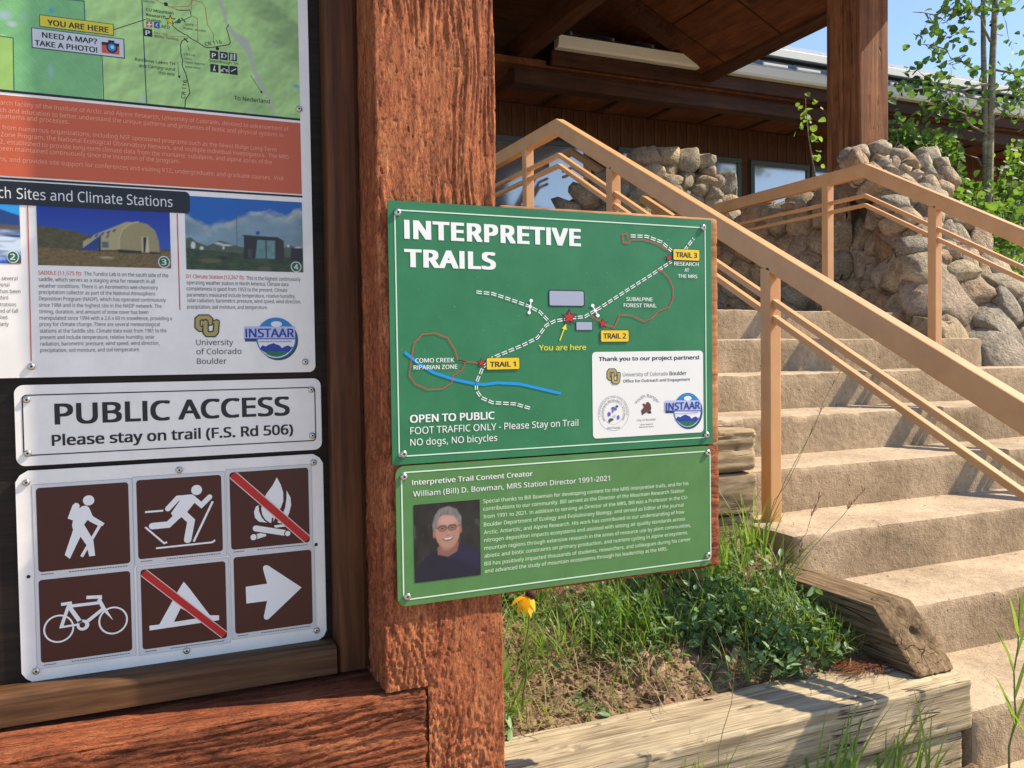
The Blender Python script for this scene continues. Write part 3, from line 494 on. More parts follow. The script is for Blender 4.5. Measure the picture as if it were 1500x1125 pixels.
 ('r', 'yellow_label', 'ink', 5, (0.9886, 1.738, 1.0537, 1.7614), 0.003, 0),
 ('r', 'yellow_label', 'labelyellow', 6, (0.9898, 1.7389, 1.0524, 1.7604), 0.0025, 0),
 ('t', 'label_lettering', 'ink', 7, 'TRAIL 3', (0.9957, 1.7444), (1.0463, 1.7444), 0.00993, 2),
 ('t', 'place_lettering', 'white', 4, 'RESEARCH', (0.9919, 1.7279), (1.0504, 1.7279), 0.00745, 1),
 ('t', 'place_lettering', 'white', 4, 'AT', (1.0163, 1.7159), (1.0272, 1.7159), 0.00698, 1),
 ('t', 'place_lettering', 'white', 4, 'THE MRS', (1.0006, 1.7035), (1.0471, 1.7035), 0.00698, 1),
 ('t', 'place_lettering', 'white', 4, 'SUBALPINE', (0.88, 1.6555), (0.9395, 1.6555), 0.00725, 1),
 ('t', 'place_lettering', 'white', 4, 'FOREST TRAIL', (0.8736, 1.6433), (0.9487, 1.6433), 0.00725, 1),
 ('t', 'place_lettering', 'white', 4, 'COMO CREEK', (0.449, 1.5419), (0.5208, 1.5419), 0.0074, 1),
 ('t', 'place_lettering', 'white', 4, 'RIPARIAN ZONE', (0.4457, 1.5298), (0.5267, 1.5298), 0.0074, 1),
 ('t', 'pointer_lettering', 'signyellow', 4, 'You are here', (0.6896, 1.5609), (0.7888, 1.5609), 0.0102, 1),
 ('s', 'pointer_arrow', 'signyellow', 4, [(0.733, 1.5792), (0.7428, 1.6017)], 0.00235, None, 0, 0.0),
 ('p', 'pointer_arrow', 'signyellow', 4, [(0.7376, 1.6017), (0.7481, 1.5989), (0.7461, 1.6106)]),
 ('t', 'notice_lettering', 'white', 1, 'OPEN TO PUBLIC', (0.438, 1.4369), (0.5971, 1.4369), 0.01312, 2),
 ('t', 'notice_lettering', 'white', 1, 'FOOT TRAFFIC ONLY - Please Stay on Trail', (0.4376, 1.4165), (0.7706, 1.4165), 0.01224, 0),
 ('t', 'notice_lettering', 'white', 1, 'NO dogs, NO bicycles', (0.4372, 1.3965), (0.6023, 1.3965), 0.01175, 0),
 ('r', 'partner_panel', 'paperwhite', 1, (0.8022, 1.3898, 1.0604, 1.5566), 0.008, 0),
 ('t', 'partner_lettering', 'ink', 2, 'Thank you to our project partners!', (0.817, 1.5393), (1.0505, 1.5393), 0.00736, 2),
 ('t', 'partner_lettering', 'midgrey', 2, 'University of Colorado', (0.8699, 1.508), (0.9745, 1.508), 0.00746, 0),
 ('t', 'partner_lettering', 'ink', 2, 'Boulder', (0.9789, 1.508), (1.0194, 1.508), 0.00766, 1),
 ('t', 'partner_lettering', 'ink', 2, 'Office for Outreach and Engagement', (0.8708, 1.4962), (1.0277, 1.4962), 0.00568, 1),
 ('s', 'logo_letter_outline', 'ink', 2, [(0.8531, 1.5127), (0.8531, 1.5172), (0.8504, 1.5201), (0.8408, 1.5203), (0.838, 1.5175), (0.8378, 1.5076), (0.8406, 1.5047), (0.844, 1.5047)], 0.00842, None, 1, 0.0),
 ('s', 'logo_letter', 'gold', 3, [(0.8531, 1.5127), (0.8531, 1.5172), (0.8504, 1.5201), (0.8408, 1.5203), (0.838, 1.5175), (0.8378, 1.5076), (0.8406, 1.5047), (0.844, 1.5047)], 0.00529, None, 1, 0.0),
 ('s', 'logo_letter_outline', 'ink', 4, [(0.8475, 1.5136), (0.8473, 1.5003), (0.8495, 1.4975), (0.8574, 1.4973), (0.8597, 1.5), (0.861, 1.5133)], 0.00842, None, 1, 0.0),
 ('s', 'logo_letter', 'gold', 5, [(0.8475, 1.5136), (0.8473, 1.5003), (0.8495, 1.4975), (0.8574, 1.4973), (0.8597, 1.5), (0.861, 1.5133)], 0.00529, None, 1, 0.0),
 ('s', 'logo_letter_outline', 'ink', 4, [(0.8565, 1.5134), (0.8638, 1.5133)], 0.00628, None, 0, 0.0),
 ('s', 'logo_letter', 'gold', 5, [(0.857, 1.5134), (0.8636, 1.5133)], 0.00362, None, 0, 0.0),
 ('s', 'logo_letter', 'gold', 5, [(0.8441, 1.5129), (0.8497, 1.5127)], 0.00383, None, 0, 0.0),
 ('d', 'logo_disc', 'logodark', 2, (1.0243, 1.433), 0.034, 0.03511, 0.0),
 ('p', 'logo_banner', 'logodark', 2, [(0.9686, 1.456), (0.991, 1.4552), (0.9908, 1.4315), (0.9683, 1.4324)]),
 ('d', 'logo_disc', 'logoblue', 3, (1.021, 1.4366), 0.0339, 0.03511, 0.0),
 ('p', 'logo_field', 'logowhite', 4, [(0.9895, 1.4364), (0.9897, 1.4322), (0.9905, 1.4279), (0.9918, 1.4238), (0.9935, 1.4199), (0.9958, 1.4162), (0.9984, 1.4129), (1.0015, 1.4099), (1.0049, 1.4074), (1.0086, 1.4053), (1.0125, 1.4037), (1.0165, 1.4027), (1.0206, 1.4022), (1.0248, 1.4023), (1.0289, 1.403), (1.0328, 1.4042), (1.0366, 1.4059), (1.0401, 1.4082), (1.0433, 1.4109), (1.046, 1.414), (1.0484, 1.4175), (1.0503, 1.4214), (1.0517, 1.4254), (1.0526, 1.4297), (1.0529, 1.434)]),
 ('p', 'logo_banner', 'logolav', 5, [(0.9673, 1.4581), (1.0527, 1.4552), (1.0525, 1.4347), (0.9671, 1.438)]),
 ('p', 'logo_line', 'logonavy', 5, [(0.9671, 1.438), (1.0542, 1.4346), (1.0542, 1.4329), (0.967, 1.4363)]),
 ('d', 'logo_flower', 'logowhite', 6, (1.0212, 1.4605), 0.0094, 0.00489, 0.0),
 ('t', 'logo_lettering', 'logonavy', 7, 'INSTAAR', (0.9697, 1.4383), (1.0508, 1.4383), 0.01456, 2),
 ('t', 'logo_lettering', 'logonavy', 7, 'University of Colorado Boulder', (0.9908, 1.4295), (1.0473, 1.4295), 0.00244, 1),
 ('p', 'logo_mountains', 'logonavy', 5, [(0.9927, 1.4196), (0.9974, 1.425), (1.0024, 1.4227), (1.0081, 1.4256), (1.0158, 1.4281), (1.0209, 1.4254), (1.0259, 1.4238), (1.0303, 1.4187), (1.035, 1.4213), (1.0412, 1.4231), (1.0452, 1.4198), (1.0493, 1.4207), (1.0479, 1.4179), (1.0445, 1.4138), (1.041, 1.4104), (1.0013, 1.4122), (0.9973, 1.4152)]),
 ('p', 'logo_meadow', 'logogreen', 6, [(1.0013, 1.4129), (1.0107, 1.4146), (1.0207, 1.4127), (1.0309, 1.4137), (1.0411, 1.4111), (1.0359, 1.4071), (1.0291, 1.4046), (1.0207, 1.4036), (1.0123, 1.4054), (1.0056, 1.4085)]),
 ('d', 'seal_ring', 'midgrey', 2, (0.8482, 1.4371), 0.0345, 0.03412, 0.00053),
 ('d', 'seal_ring', 'midgrey', 2, (0.8482, 1.4371), 0.0221, 0.02192, 0.00035),
 ('a', 'seal_lettering', 'ink', 2, 'MOUNTAIN RESEARCH STATION', (0.8482, 1.4371), 0.0229, 0.02298, 215, -35, 0.00389, 1, 0),
 ('a', 'seal_lettering', 'midgrey', 2, 'UNIVERSITY OF COLORADO', (0.8482, 1.4371), 0.0292, 0.02935, 190, -10, 0.00318, 0, 0),
 ('t', 'seal_lettering', 'midgrey', 2, 'INSTAAR', (0.8339, 1.4064), (0.8625, 1.4064), 0.00424, 0),
 ('d', 'seal_flower', 'violet', 3, (0.8477, 1.4469), 0.0045, 0.00283, 0.0),
 ('d', 'seal_flower', 'violet', 3, (0.8528, 1.4449), 0.0032, 0.00249, 0.0),
 ('d', 'seal_flower', 'violet', 3, (0.8384, 1.4357), 0.0036, 0.0046, 0.0),
 ('d', 'seal_flower', 'violet', 3, (0.8587, 1.4287), 0.0029, 0.00462, 0.0),
 ('d', 'seal_flower', 'badgegreen', 3, (0.8559, 1.4501), 0.0033, 0.00249, 0.0),
 ('d', 'seal_flower', 'badgegreen', 3, (0.8427, 1.4249), 0.0053, 0.00283, 0.0),
 ('d', 'seal_flower', 'badgegreen', 3, (0.8392, 1.4224), 0.0025, 0.00354, 0.0),
 ('d', 'seal_flower', 'midgrey', 3, (0.8466, 1.4416), 0.002, 0.00354, 0.0),
 ('d', 'seal_flower', 'skypale', 3, (0.8505, 1.4317), 0.0037, 0.00248, 0.0),
 ('a', 'ranger_lettering', 'midgrey', 2, 'Youth Ranger', (0.9256, 1.443), 0.0256, 0.0226, 155, 25, 0.00651, 0, 0),
 ('p', 'ranger_emblem', 'emblembrown', 2, [(0.9128, 1.43), (0.9108, 1.44), (0.9172, 1.446), (0.9141, 1.4525), (0.9173, 1.4541), (0.9215, 1.4513), (0.9237, 1.4561), (0.9279, 1.4565), (0.9332, 1.4518), (0.9352, 1.4426), (0.9319, 1.4373), (0.9234, 1.4359)]),
 ('p', 'ranger_emblem', 'ink', 2, [(0.9234, 1.435), (0.9341, 1.4382), (0.9351, 1.4336), (0.9298, 1.4329)]),
 ('t', 'ranger_lettering', 'midgrey', 2, 'City of Boulder', (0.9011, 1.4191), (0.9456, 1.4191), 0.0043, 0),
 ('t', 'ranger_lettering', 'ink', 2, 'Open Space &', (0.9084, 1.4109), (0.9391, 1.4109), 0.00288, 0),
 ('t', 'ranger_lettering', 'ink', 2, 'Mountain Parks', (0.9066, 1.4059), (0.9401, 1.4059), 0.00288, 0),
],
'tribute': [
 ('r', 'border_line', 'mint', 1, (0.4189, 1.1248, 1.0774, 1.3514), 0.009, 0.0024),
 ('t', 'title_lettering', 'white', 1, 'Interpretive Trail Content Creator', (0.4394, 1.327), (0.6728, 1.327), 0.00892, 1),
 ('t', 'title_lettering', 'white', 1, 'William (Bill) D. Bowman, MRS Station Director 1991-2021', (0.4407, 1.3066), (0.8383, 1.3066), 0.00937, 0),
 ('t', 'paragraph_lettering', 'mintlight', 1, 'Special thanks to Bill Bowman for developing content for the MRS interpretive trails, and for his', (0.5729, 1.2841), (1.0223, 1.2841), 0.00696, 0),
 ('t', 'paragraph_lettering', 'mintlight', 1, 'contributions to our community. Bill served as the Director of the Mountain Research Station', (0.5726, 1.2702), (1.0111, 1.2702), 0.00696, 0),
 ('t', 'paragraph_lettering', 'mintlight', 1, 'from 1991 to 2021. In addition to serving as Director of the MRS, Bill was a Professor in the CU-', (0.5728, 1.2559), (1.0206, 1.2559), 0.00699, 0),
 ('t', 'paragraph_lettering', 'mintlight', 1, 'Boulder Department of Ecology and Evolutionary Biology, and served as Editor of the journal', (0.5733, 1.2414), (1.0094, 1.2414), 0.00699, 0),
 ('t', 'paragraph_lettering', 'mintlight', 1, 'Arctic, Antarctic, and Alpine Research. His work has contributed to our understanding of how', (0.5733, 1.227), (1.0112, 1.227), 0.00696, 0),
 ('t', 'paragraph_lettering', 'mintlight', 1, 'nitrogen deposition impacts ecosystems and assisted with setting air quality standards across', (0.5735, 1.2127), (1.0127, 1.2127), 0.00696, 0),
 ('t', 'paragraph_lettering', 'mintlight', 1, 'mountain regions through extensive research in the areas of resource use by plant communities,', (0.5735, 1.1982), (1.0271, 1.1982), 0.00696, 0),
 ('t', 'paragraph_lettering', 'mintlight', 1, 'abiotic and biotic constraints on primary production, and nutrient cycling in alpine ecosystems.', (0.5735, 1.184), (1.02, 1.184), 0.00696, 0),
 ('t', 'paragraph_lettering', 'mintlight', 1, 'Bill has positively impacted thousands of students, researchers, and colleagues during his career', (0.5734, 1.1694), (1.0262, 1.1694), 0.00699, 0),
 ('t', 'paragraph_lettering', 'mintlight', 1, 'and advanced the study of mountain ecosystems through his leadership at the MRS.', (0.5737, 1.1559), (0.9701, 1.1559), 0.00699, 0),
],
}
# ================================================================== prints
PAL = {  # printed inks and films (base colours)
 'ink': (.012, .014, .018), 'offwhite': (.72, .73, .72), 'white': (.86, .87, .84), 'peach': (.80, .36, .22), 'orange': (.56, .11, .042),
 'textgrey': (.045, .05, .06), 'redtext': (.62, .10, .06), 'redline': (.55, .06, .05), 'badgegreen': (.012, .13, .05), 'gold': (.42, .34, .10),
 'logodark': (.01, .07, .11), 'logoblue': (.02, .22, .52), 'logowhite': (.78, .80, .84), 'logolav': (.50, .54, .80), 'logonavy': (.015, .05, .30), 'logogreen': (.01, .16, .08),
 'slate': (.03, .09, .12), 'mapred': (.48, .17, .05), 'yellow': (.72, .60, .03), 'palegrey': (.60, .64, .66), 'camred': (.60, .10, .06), 'skypale': (.45, .62, .80),
 'crossred': (.6, .06, .05), 'signblue': (.02, .08, .42), 'brown': (.062, .012, .008), 'seam': (.42, .42, .38), 'stickerwhite': (.66, .67, .66),
 'slashpink': (.80, .55, .48), 'signred': (.52, .018, .018), 'mint': (.66, .84, .66), 'mintlight': (.72, .84, .62), 'trailred': (.50, .07, .05), 'creekblue': (.0, .30, .72),
 'bluegrey': (.36, .40, .52), 'labelyellow': (.82, .56, .02), 'signyellow': (.80, .72, .04), 'paperwhite': (.82, .82, .78), 'midgrey': (.16, .16, .18), 'violet': (.14, .10, .55), 'emblembrown': (.13, .05, .04)}
def ink(c): return flat('print_' + c, PAL[c], .38, .4)
try:   # Blender's own interface typeface where present, else the built-in one
    import os
    FONT = bpy.data.fonts.load(os.path.join(bpy.utils.system_resource('DATAFILES', path='fonts'), 'NotoSansHebrew-Regular.woff2'))
except Exception: FONT = None
def text_mesh(body, bold, res=3):
    """tessellated outlines of one line of text: 2-D verts, faces, cap height, bounds"""
    cu = bpy.data.curves.new('t', 'FONT'); plain = FONT is not None and 'I' in body; cu.body = body.replace('I', 'l') if plain else body; cu.size = 1; cu.font = FONT or cu.font; cu.resolution_u = res; cu.fill_mode = 'FRONT'
    if bold == 3: cu.space_character = 1.10
    o = bpy.data.objects.new('t', cu); COL.objects.link(o)
    dg = bpy.context.evaluated_depsgraph_get(); me = bpy.data.meshes.new_from_object(o.evaluated_get(dg))
    V = np.zeros(len(me.vertices) * 3); me.vertices.foreach_get('co', V); V = V.reshape(-1, 3)[:, :2].copy()
    F = [tuple(p.vertices) for p in me.polygons]
    if plain: V[:, 1] = np.minimum(V[:, 1], capheight())   # a plain barred capital I
    bpy.data.objects.remove(o); bpy.data.meshes.remove(me); bpy.data.curves.remove(cu)
    return V, F
BOLD = {0: [(0, 0)], 1: [(-.011, 0), (.011, 0)], 2: [(-.024, -.012), (.024, -.012), (-.024, .012), (.024, .012), (0, 0)],
        3: [(a, b) for a in (-.045, -.02, .02, .045) for b in (-.020, .020)]}   # heavier faces: the outline laid down several times, a hair apart
CAP = None
def capheight():
    global CAP
    if CAP is None: V, _ = text_mesh('H', 0); CAP = V[:, 1].max()
    return CAP
class Acc:
    def __init__(s): s.V = []; s.F = []
    def add(s, V, F):
        n = len(s.V); s.V += V; s.F += [tuple(i + n for i in f) for f in F]
def stroke_geo(pts, w, rnd, off=0):
    pts = [Vector(p) for p in pts]; V = []; F = []
    if off:
        q = []
        for i, p in enumerate(pts):
            d = (pts[min(i + 1, len(pts) - 1)] - pts[max(i - 1, 0)]).normalized(); q.append(p + Vector((-d.y, d.x)) * off)
        pts = q
    def disc(c, r, k=14):
        n = len(V); V.extend([(c.x + r * math.cos(2 * math.pi * i / k), c.y + r * math.sin(2 * math.pi * i / k)) for i in range(k)]); F.append(tuple(range(n, n + k)))
    n = len(pts); L = []; R = []
    for i in range(n):
        d0 = (pts[i] - pts[i - 1]).normalized() if i else None; d1 = (pts[i + 1] - pts[i]).normalized() if i < n - 1 else None
        d0 = d0 or d1; d1 = d1 or d0; nn = Vector((-(d0 + d1).y, (d0 + d1).x))
        if nn.length < .2: nn = Vector((-d1.y, d1.x))
        nn.normalize(); k = min(1 / max(.35, nn.dot(Vector((-d1.y, d1.x)))), 1.6)
        L.append(pts[i] + nn * w / 2 * k); R.append(pts[i] - nn * w / 2 * k)
    out = [([(p.x, p.y) for p in L + R], [(i, i + 1, n + i + 1, n + i) for i in range(n - 1)])]
    if rnd:
        for c in (pts[0], pts[-1]): out.append(([(c.x + w / 2 * math.cos(math.pi * i / 7), c.y + w / 2 * math.sin(math.pi * i / 7)) for i in range(14)], [tuple(range(14))]))
    return out
def dash_split(pts, on, gap):
    out = []; cur = [Vector(pts[0])]; pen = True; left = on
    for a, b in zip(pts[:-1], pts[1:]):
        a = Vector(a); b = Vector(b); L = (b - a).length; t = 0; d = (b - a) / max(L, 1e-9)
        while L - t > left:
            t += left; p = a + d * t
            if pen: cur.append(p); out.append(cur)
            else: cur = [p]
            pen = not pen; left = on if pen else gap
        left -= L - t
        if pen: cur.append(b)
    if pen and len(cur) > 1: out.append(cur)
    return [c for c in out if len(c) > 1 and (c[0] - c[-1]).length > 1e-6]
def rrect_pts(x0, z0, x1, z1, r, k=6):
    if r <= 0: return [(x0, z0), (x1, z0), (x1, z1), (x0, z1)]
    P = []
    for cx, cz, a in ((x1 - r, z0 + r, -90), (x1 - r, z1 - r, 0), (x0 + r, z1 - r, 90), (x0 + r, z0 + r, 180)):
        for i in range(k + 1): t = math.radians(a + 90 * i / k); P.append((cx + r * math.cos(t), cz + r * math.sin(t)))
    return P
def tess(pts):
    return [tuple(t) for t in tessellate_polygon([[Vector((p[0], p[1], 0)) for p in pts]])]
def print_on(root, prims, Y, step=.00022):
    """all flat print of one sign; touching pieces of one ink form one thin part, each line of text is its own part"""
    items = []; eps = 0
    for e in prims:
        k, part, col, L = e[0], e[1], e[2], e[3]; eps = (eps + 1) % 8; V3 = []; F3 = []; cnt = [0]
        def put(V, F, part=part):
            y = Y - .0003 - L * step - eps * .00001 - cnt[0] * .000008; cnt[0] += 1; n = len(V3); V3.extend([(v[0], y, v[1]) for v in V]); F3.extend([tuple(i + n for i in f) for f in F])
        if k == 'p': put(e[4], tess(e[4]))
        elif k == 's':
            segs = dash_split(e[4], *e[6]) if e[6] else [e[4]]
            for s in segs:
                for V, F in stroke_geo(s, e[5], e[7], e[8]): put(V, F)
                if e[6]: cnt[0] = 0
        elif k == 'd':
            (cx, cz), rx, rz, ring = e[4], e[5], e[6], e[7]; kk = 40 if rx > .004 else 16
            O = [(cx + rx * math.cos(2 * math.pi * i / kk), cz + rz * math.sin(2 * math.pi * i / kk)) for i in range(kk)]
            if ring:
                I = [(cx + (rx - ring) * math.cos(2 * math.pi * i / kk), cz + (rz - ring) * math.sin(2 * math.pi * i / kk)) for i in range(kk)]
                put(O + I, [(i, (i + 1) % kk, kk + (i + 1) % kk, kk + i) for i in range(kk)])
            else: put(O, [tuple(range(kk))])
        elif k == 'r':
            (x0, z0, x1, z1), r, line = e[4], e[5], e[6]; O = rrect_pts(x0, z0, x1, z1, r)
            if line:
                I = rrect_pts(x0 + line, z0 + line, x1 - line, z1 - line, max(r - line, .0005)); n = len(O)
                put(O + I, [(i, (i + 1) % n, n + (i + 1) % n, n + i) for i in range(n)])
            else: put(O, [tuple(range(len(O)))])
        elif k == 't':
            body, a, b, h, bold = e[4:9]; V, F = text_mesh(body, bold, 4 if h > .012 else 2)
            if not len(V): continue
            a = Vector(a); b = Vector(b); W = (b - a).length; ux = (b - a) / W; uy = Vector((-ux.y, ux.x))
            sx = W / (V[:, 0].max() - V[:, 0].min()); sy = h / capheight(); x0 = V[:, 0].min()
            for ox, oy in BOLD[bold]: put([tuple(a + ux * ((x - x0 + ox) * sx) + uy * ((yy + oy) * sy)) for x, yy in V], F)
        elif k == 'a':
            body, c, rx, rz, a0, a1, h, bold, inner = e[4:13]; V, F = text_mesh(body, bold, 2)
            x0, x1 = V[:, 0].min(), V[:, 0].max(); sy = h / capheight(); out = []
            for x, yy in V:
                t = math.radians(a0 + (a1 - a0) * (x - x0) / (x1 - x0)); k2 = 1 + yy * sy / rz
                out.append((c[0] + rx * k2 * math.cos(t), c[1] + rz * k2 * math.sin(t)))
            put(out, F)
        A = np.array(V3); items.append([part, col, V3, F3, A[:, 0].min(), A[:, 0].max(), A[:, 2].min(), A[:, 2].max(), k in 'ta' or bool(k == 's' and e[6])])
    used = [False] * len(items)
    for i in range(len(items)):
        if used[i]: continue
        used[i] = True; grp = [i]; grow = not items[i][8]
        while grow:
            grow = False
            for j in range(len(items)):
                if used[j] or items[j][8] or items[j][0] != items[i][0] or items[j][1] != items[i][1]: continue
                if any(items[j][4] < items[g][5] + .0006 and items[j][5] > items[g][4] - .0006 and items[j][6] < items[g][7] + .0006 and items[j][7] > items[g][6] - .0006 for g in grp): used[j] = True; grp.append(j); grow = True
        acc = Acc()
        for g in grp: acc.add(items[g][2], items[g][3])
        o = mesh_py(items[i][0], acc.V, acc.F, ink(items[i][1]), root)
        if items[i][8] and 'letter' not in items[i][0] and 'title' not in items[i][0]: o['kind'] = 'stuff'
def plate(name, x0, z0, x1, z1, r, Y, th, mat, root):
    return prism(name, [(x, z) for x, z in rrect_pts(x0, z0, x1, z1, r, 8)], 'Y', Y, Y + th, mat, root)
# ---- painted photographs: colour-attribute grids
pm, pn, pl, pp = new_mat('printed_photo'); ca = pn.new('ShaderNodeVertexColor'); ca.layer_name = 'Col'; pl.new(ca.outputs[0], pp.inputs['Base Color']); pp.inputs['Roughness'].default_value = .38
def lin(c): c = np.asarray(c, float) / 255.0; return np.where(c < .04045, c / 12.92, ((c + .055) / 1.055) ** 2.4)
class Pic:
    """a small painter: u to the right, v up, both 0..1"""
    def __init__(s, nu, nv, asp): s.nu, s.nv, s.asp = nu, nv, asp; s.U, s.V = np.meshgrid((np.arange(nu)) / (nu - 1), (np.arange(nv)) / (nv - 1)); s.C = np.zeros((nv, nu, 3)); s.px = 1 / nv
    def mask(s, m, col, tex_=0, seed=1, f=(20, 20)):
        col = lin(col)
        c = np.broadcast_to(col, s.C.shape).copy()
        if tex_: c = c * (1 + tex_ * fbm(s.U * f[0] * s.asp, s.V * f[1], 0, seed, 3))[..., None]
        s.C = s.C * (1 - m[..., None]) + c * m[..., None]
    def ell(s, cx, cy, rx, ry, col, soft=1.2, **k):
        d = np.sqrt(((s.U - cx) / rx) ** 2 + ((s.V - cy) / ry) ** 2); s.mask(np.clip((1 - d) * min(rx * s.asp, ry) / (s.px * soft) + .5, 0, 1), col, **k)
    def poly(s, P, col, soft=1.0, **k):
        P = [(x * s.asp, y) for x, y in P]; X = s.U * s.asp; Y = s.V; ins = np.zeros(X.shape, bool); dd = np.full(X.shape, 9.)
        for (x0, y0), (x1, y1) in zip(P, P[1:] + P[:1]):
            c = ((y0 > Y) != (y1 > Y)); xi = (x1 - x0) * (Y - y0) / ((y1 - y0) if y1 != y0 else 1e-9) + x0; ins ^= c & (X < xi)
            L = (x1 - x0) ** 2 + (y1 - y0) ** 2 + 1e-12; t = np.clip(((X - x0) * (x1 - x0) + (Y - y0) * (y1 - y0)) / L, 0, 1)
            dd = np.minimum(dd, np.hypot(X - x0 - t * (x1 - x0), Y - y0 - t * (y1 - y0)))
        sd = np.where(ins, dd, -dd); s.mask(np.clip(sd / (s.px * soft) + .5, 0, 1), col, **k)
    def line(s, P, w, col, **k):
        for a, b in zip(P[:-1], P[1:]):
            X = s.U * s.asp; x0, y0, x1, y1 = a[0] * s.asp, a[1], b[0] * s.asp, b[1]; L = (x1 - x0) ** 2 + (y1 - y0) ** 2 + 1e-12
            t = np.clip(((X - x0) * (x1 - x0) + (s.V - y0) * (y1 - y0)) / L, 0, 1); d = np.hypot(X - x0 - t * (x1 - x0), s.V - y0 - t * (y1 - y0)); s.mask(np.clip((w / 2 - d) / s.px + .5, 0, 1), col, **k)
    def build(s, name, x0, z0, x1, z1, Y, root):
        X = x0 + s.U * (x1 - x0); Z = z0 + s.V * (z1 - z0); V = np.stack([X, np.full_like(X, Y), Z], -1).reshape(-1, 3)
        i = np.arange(s.nu * s.nv).reshape(s.nv, s.nu); F = np.stack([i[:-1, :-1], i[:-1, 1:], i[1:, 1:], i[1:, :-1]], -1).reshape(-1, 4)
        o = mesh_np(name, V, F, pm, root); at = o.data.color_attributes.new('Col', 'FLOAT_COLOR', 'POINT')
        at.data.foreach_set('color', np.concatenate([np.clip(s.C.reshape(-1, 3), 0, 1), np.ones((s.nu * s.nv, 1))], 1).astype(np.float32).ravel()); return o

# ================================================================== ground far and near
def ground_mat():
    m, n, l, p = new_mat('dry_ground'); v = coords(n, l)
    a = tex(n, l, 'noise', .9, 6, .6, v); b = tex(n, l, 'noise', 30, 5, .7, v)
    c = ramp(n, l, a.outputs[0], [(.35, (.30, .22, .14)), (.5, (.40, .31, .21)), (.7, (.48, .38, .27))])
    f = ramp(n, l, b.outputs[0], [(.3, (.6, .6, .6)), (.7, (1, 1, 1))]); l.new(mixc(n, l, 'MULTIPLY', 1, c.outputs[0], f.outputs[0]), p.inputs['Base Color'])
    p.inputs['Roughness'].default_value = .95; bump(n, l, p, b.outputs[0], .6, .02); return m
GM = ground_mat()
gs = mesh_np('ground', [(-300, -300, -.02), (300, -300, -.02), (300, 300, -.02), (-300, 300, -.02)], [(0, 1, 2, 3)], GM); setp(gs, kind='structure')

# ================================================================== notice board frame
m_saw = wood('rough_sawn_red_stain', 'Z', (.36, .100, .042), (.66, .210, .084), (.82, .33, .135), .82, 190, .0012, 0, blotch=.22, ratio=4)
def weathered_side(m, x_edge, tint):
    # the stain is paler and yellower on the weathered left band of the post
    n = m.node_tree.nodes; l = m.node_tree.links; p = n['Principled BSDF']; src = p.inputs['Base Color'].links[0].from_socket
    tc = n.new('ShaderNodeTexCoord'); sx = n.new('ShaderNodeSeparateXYZ'); l.new(tc.outputs['Object'], sx.inputs[0]); t = tex(n, l, 'noise', 7, 5, .65, coords(n, l))
    ma = n.new('ShaderNodeMath'); ma.operation = 'MULTIPLY_ADD'; ma.inputs[1].default_value = .10; l.new(t.outputs[0], ma.inputs[0]); l.new(sx.outputs['X'], ma.inputs[2])
    r = ramp(n, l, ma.outputs[0], [(x_edge + .03, (1, 1, 1)), (x_edge + .08, (0, 0, 0))]); c = mixc(n, l, 'MIX', r.outputs[0], src, mixc(n, l, 'MULTIPLY', 1, src, tint)); l.new(c, p.inputs['Base Color'])
m_sawx = wood('rough_sawn_red_stain_beam', 'X', (.15, .042, .018), (.50, .145, .058), (.68, .25, .10), .82, 150, .0010, .55, blotch=.3, ratio=6)
m_frame = wood('brown_frame_wood', 'Z', (.065, .024, .008), (.13, .049, .017), (.20, .080, .028), .55, 120, .0004, 0, blotch=.2, ratio=18)
m_framex = wood('brown_ledge_wood', 'X', (.055, .027, .011), (.135, .064, .026), (.24, .12, .05), .6, 120, .0004, 0, blotch=.25, ratio=18)
m_back = wood('dark_backing_wood', 'X', (.014, .010, .007), (.028, .018, .012), (.045, .028, .018), .6, 160, .0012, 0, blotch=.3, ratio=16)
m_planks = wood('orange_plank', 'X', (.32, .13, .05), (.55, .24, .10), (.68, .36, .16), .75, 100, .0008, 0, blotch=.2, ratio=5)
def flaky(m, ax):
    # torn fibres: short sharp flakes too small for the mesh, and dark unpainted pits between them
    n = m.node_tree.nodes; l = m.node_tree.links; p = n['Principled BSDF']; sc = [1, 1, 1]; sc['XYZ'.index(ax)] = .33; v = coords(n, l, sc)
    t = tex(n, l, 'noise', 330, 5, .72, v, Distortion=.8); r = ramp(n, l, t.outputs[0], [(.36, (0, 0, 0)), (.46, (.7, .7, .7)), (.64, (1, 1, 1))])
    prev = p.inputs['Normal'].links[0].from_node; bump(n, l, p, r.outputs[0], 1.0, .0032, prev)
    src = p.inputs['Base Color'].links[0].from_socket; k = ramp(n, l, t.outputs[0], [(.33, (.48, .36, .30)), (.44, (1, 1, 1))]); c = mixc(n, l, 'MULTIPLY', .8, src, k.outputs[0])
    w = tex(n, l, 'noise', 11, 5, .7, coords(n, l, (1, 1, .5) if ax == 'Z' else (.5, 1, 1))); wr = ramp(n, l, w.outputs[0], [(.35, (.90, .84, .82)), (.55, (1, 1, 1)), (.75, (1.18, 1.3, 1.35))]); l.new(mixc(n, l, 'MULTIPLY', 1, c, wr.outputs[0]), p.inputs['Base Color'])
flaky(m_saw, 'Z'); flaky(m_sawx, 'X')
weathered_side(m_saw, -.035, (1.08, 1.35, 1.4))
kiosk = thing('notice_board', 'rough red stained timber notice board frame with a thick post and lower beam', 'notice board', (.5, 1.5, 0))
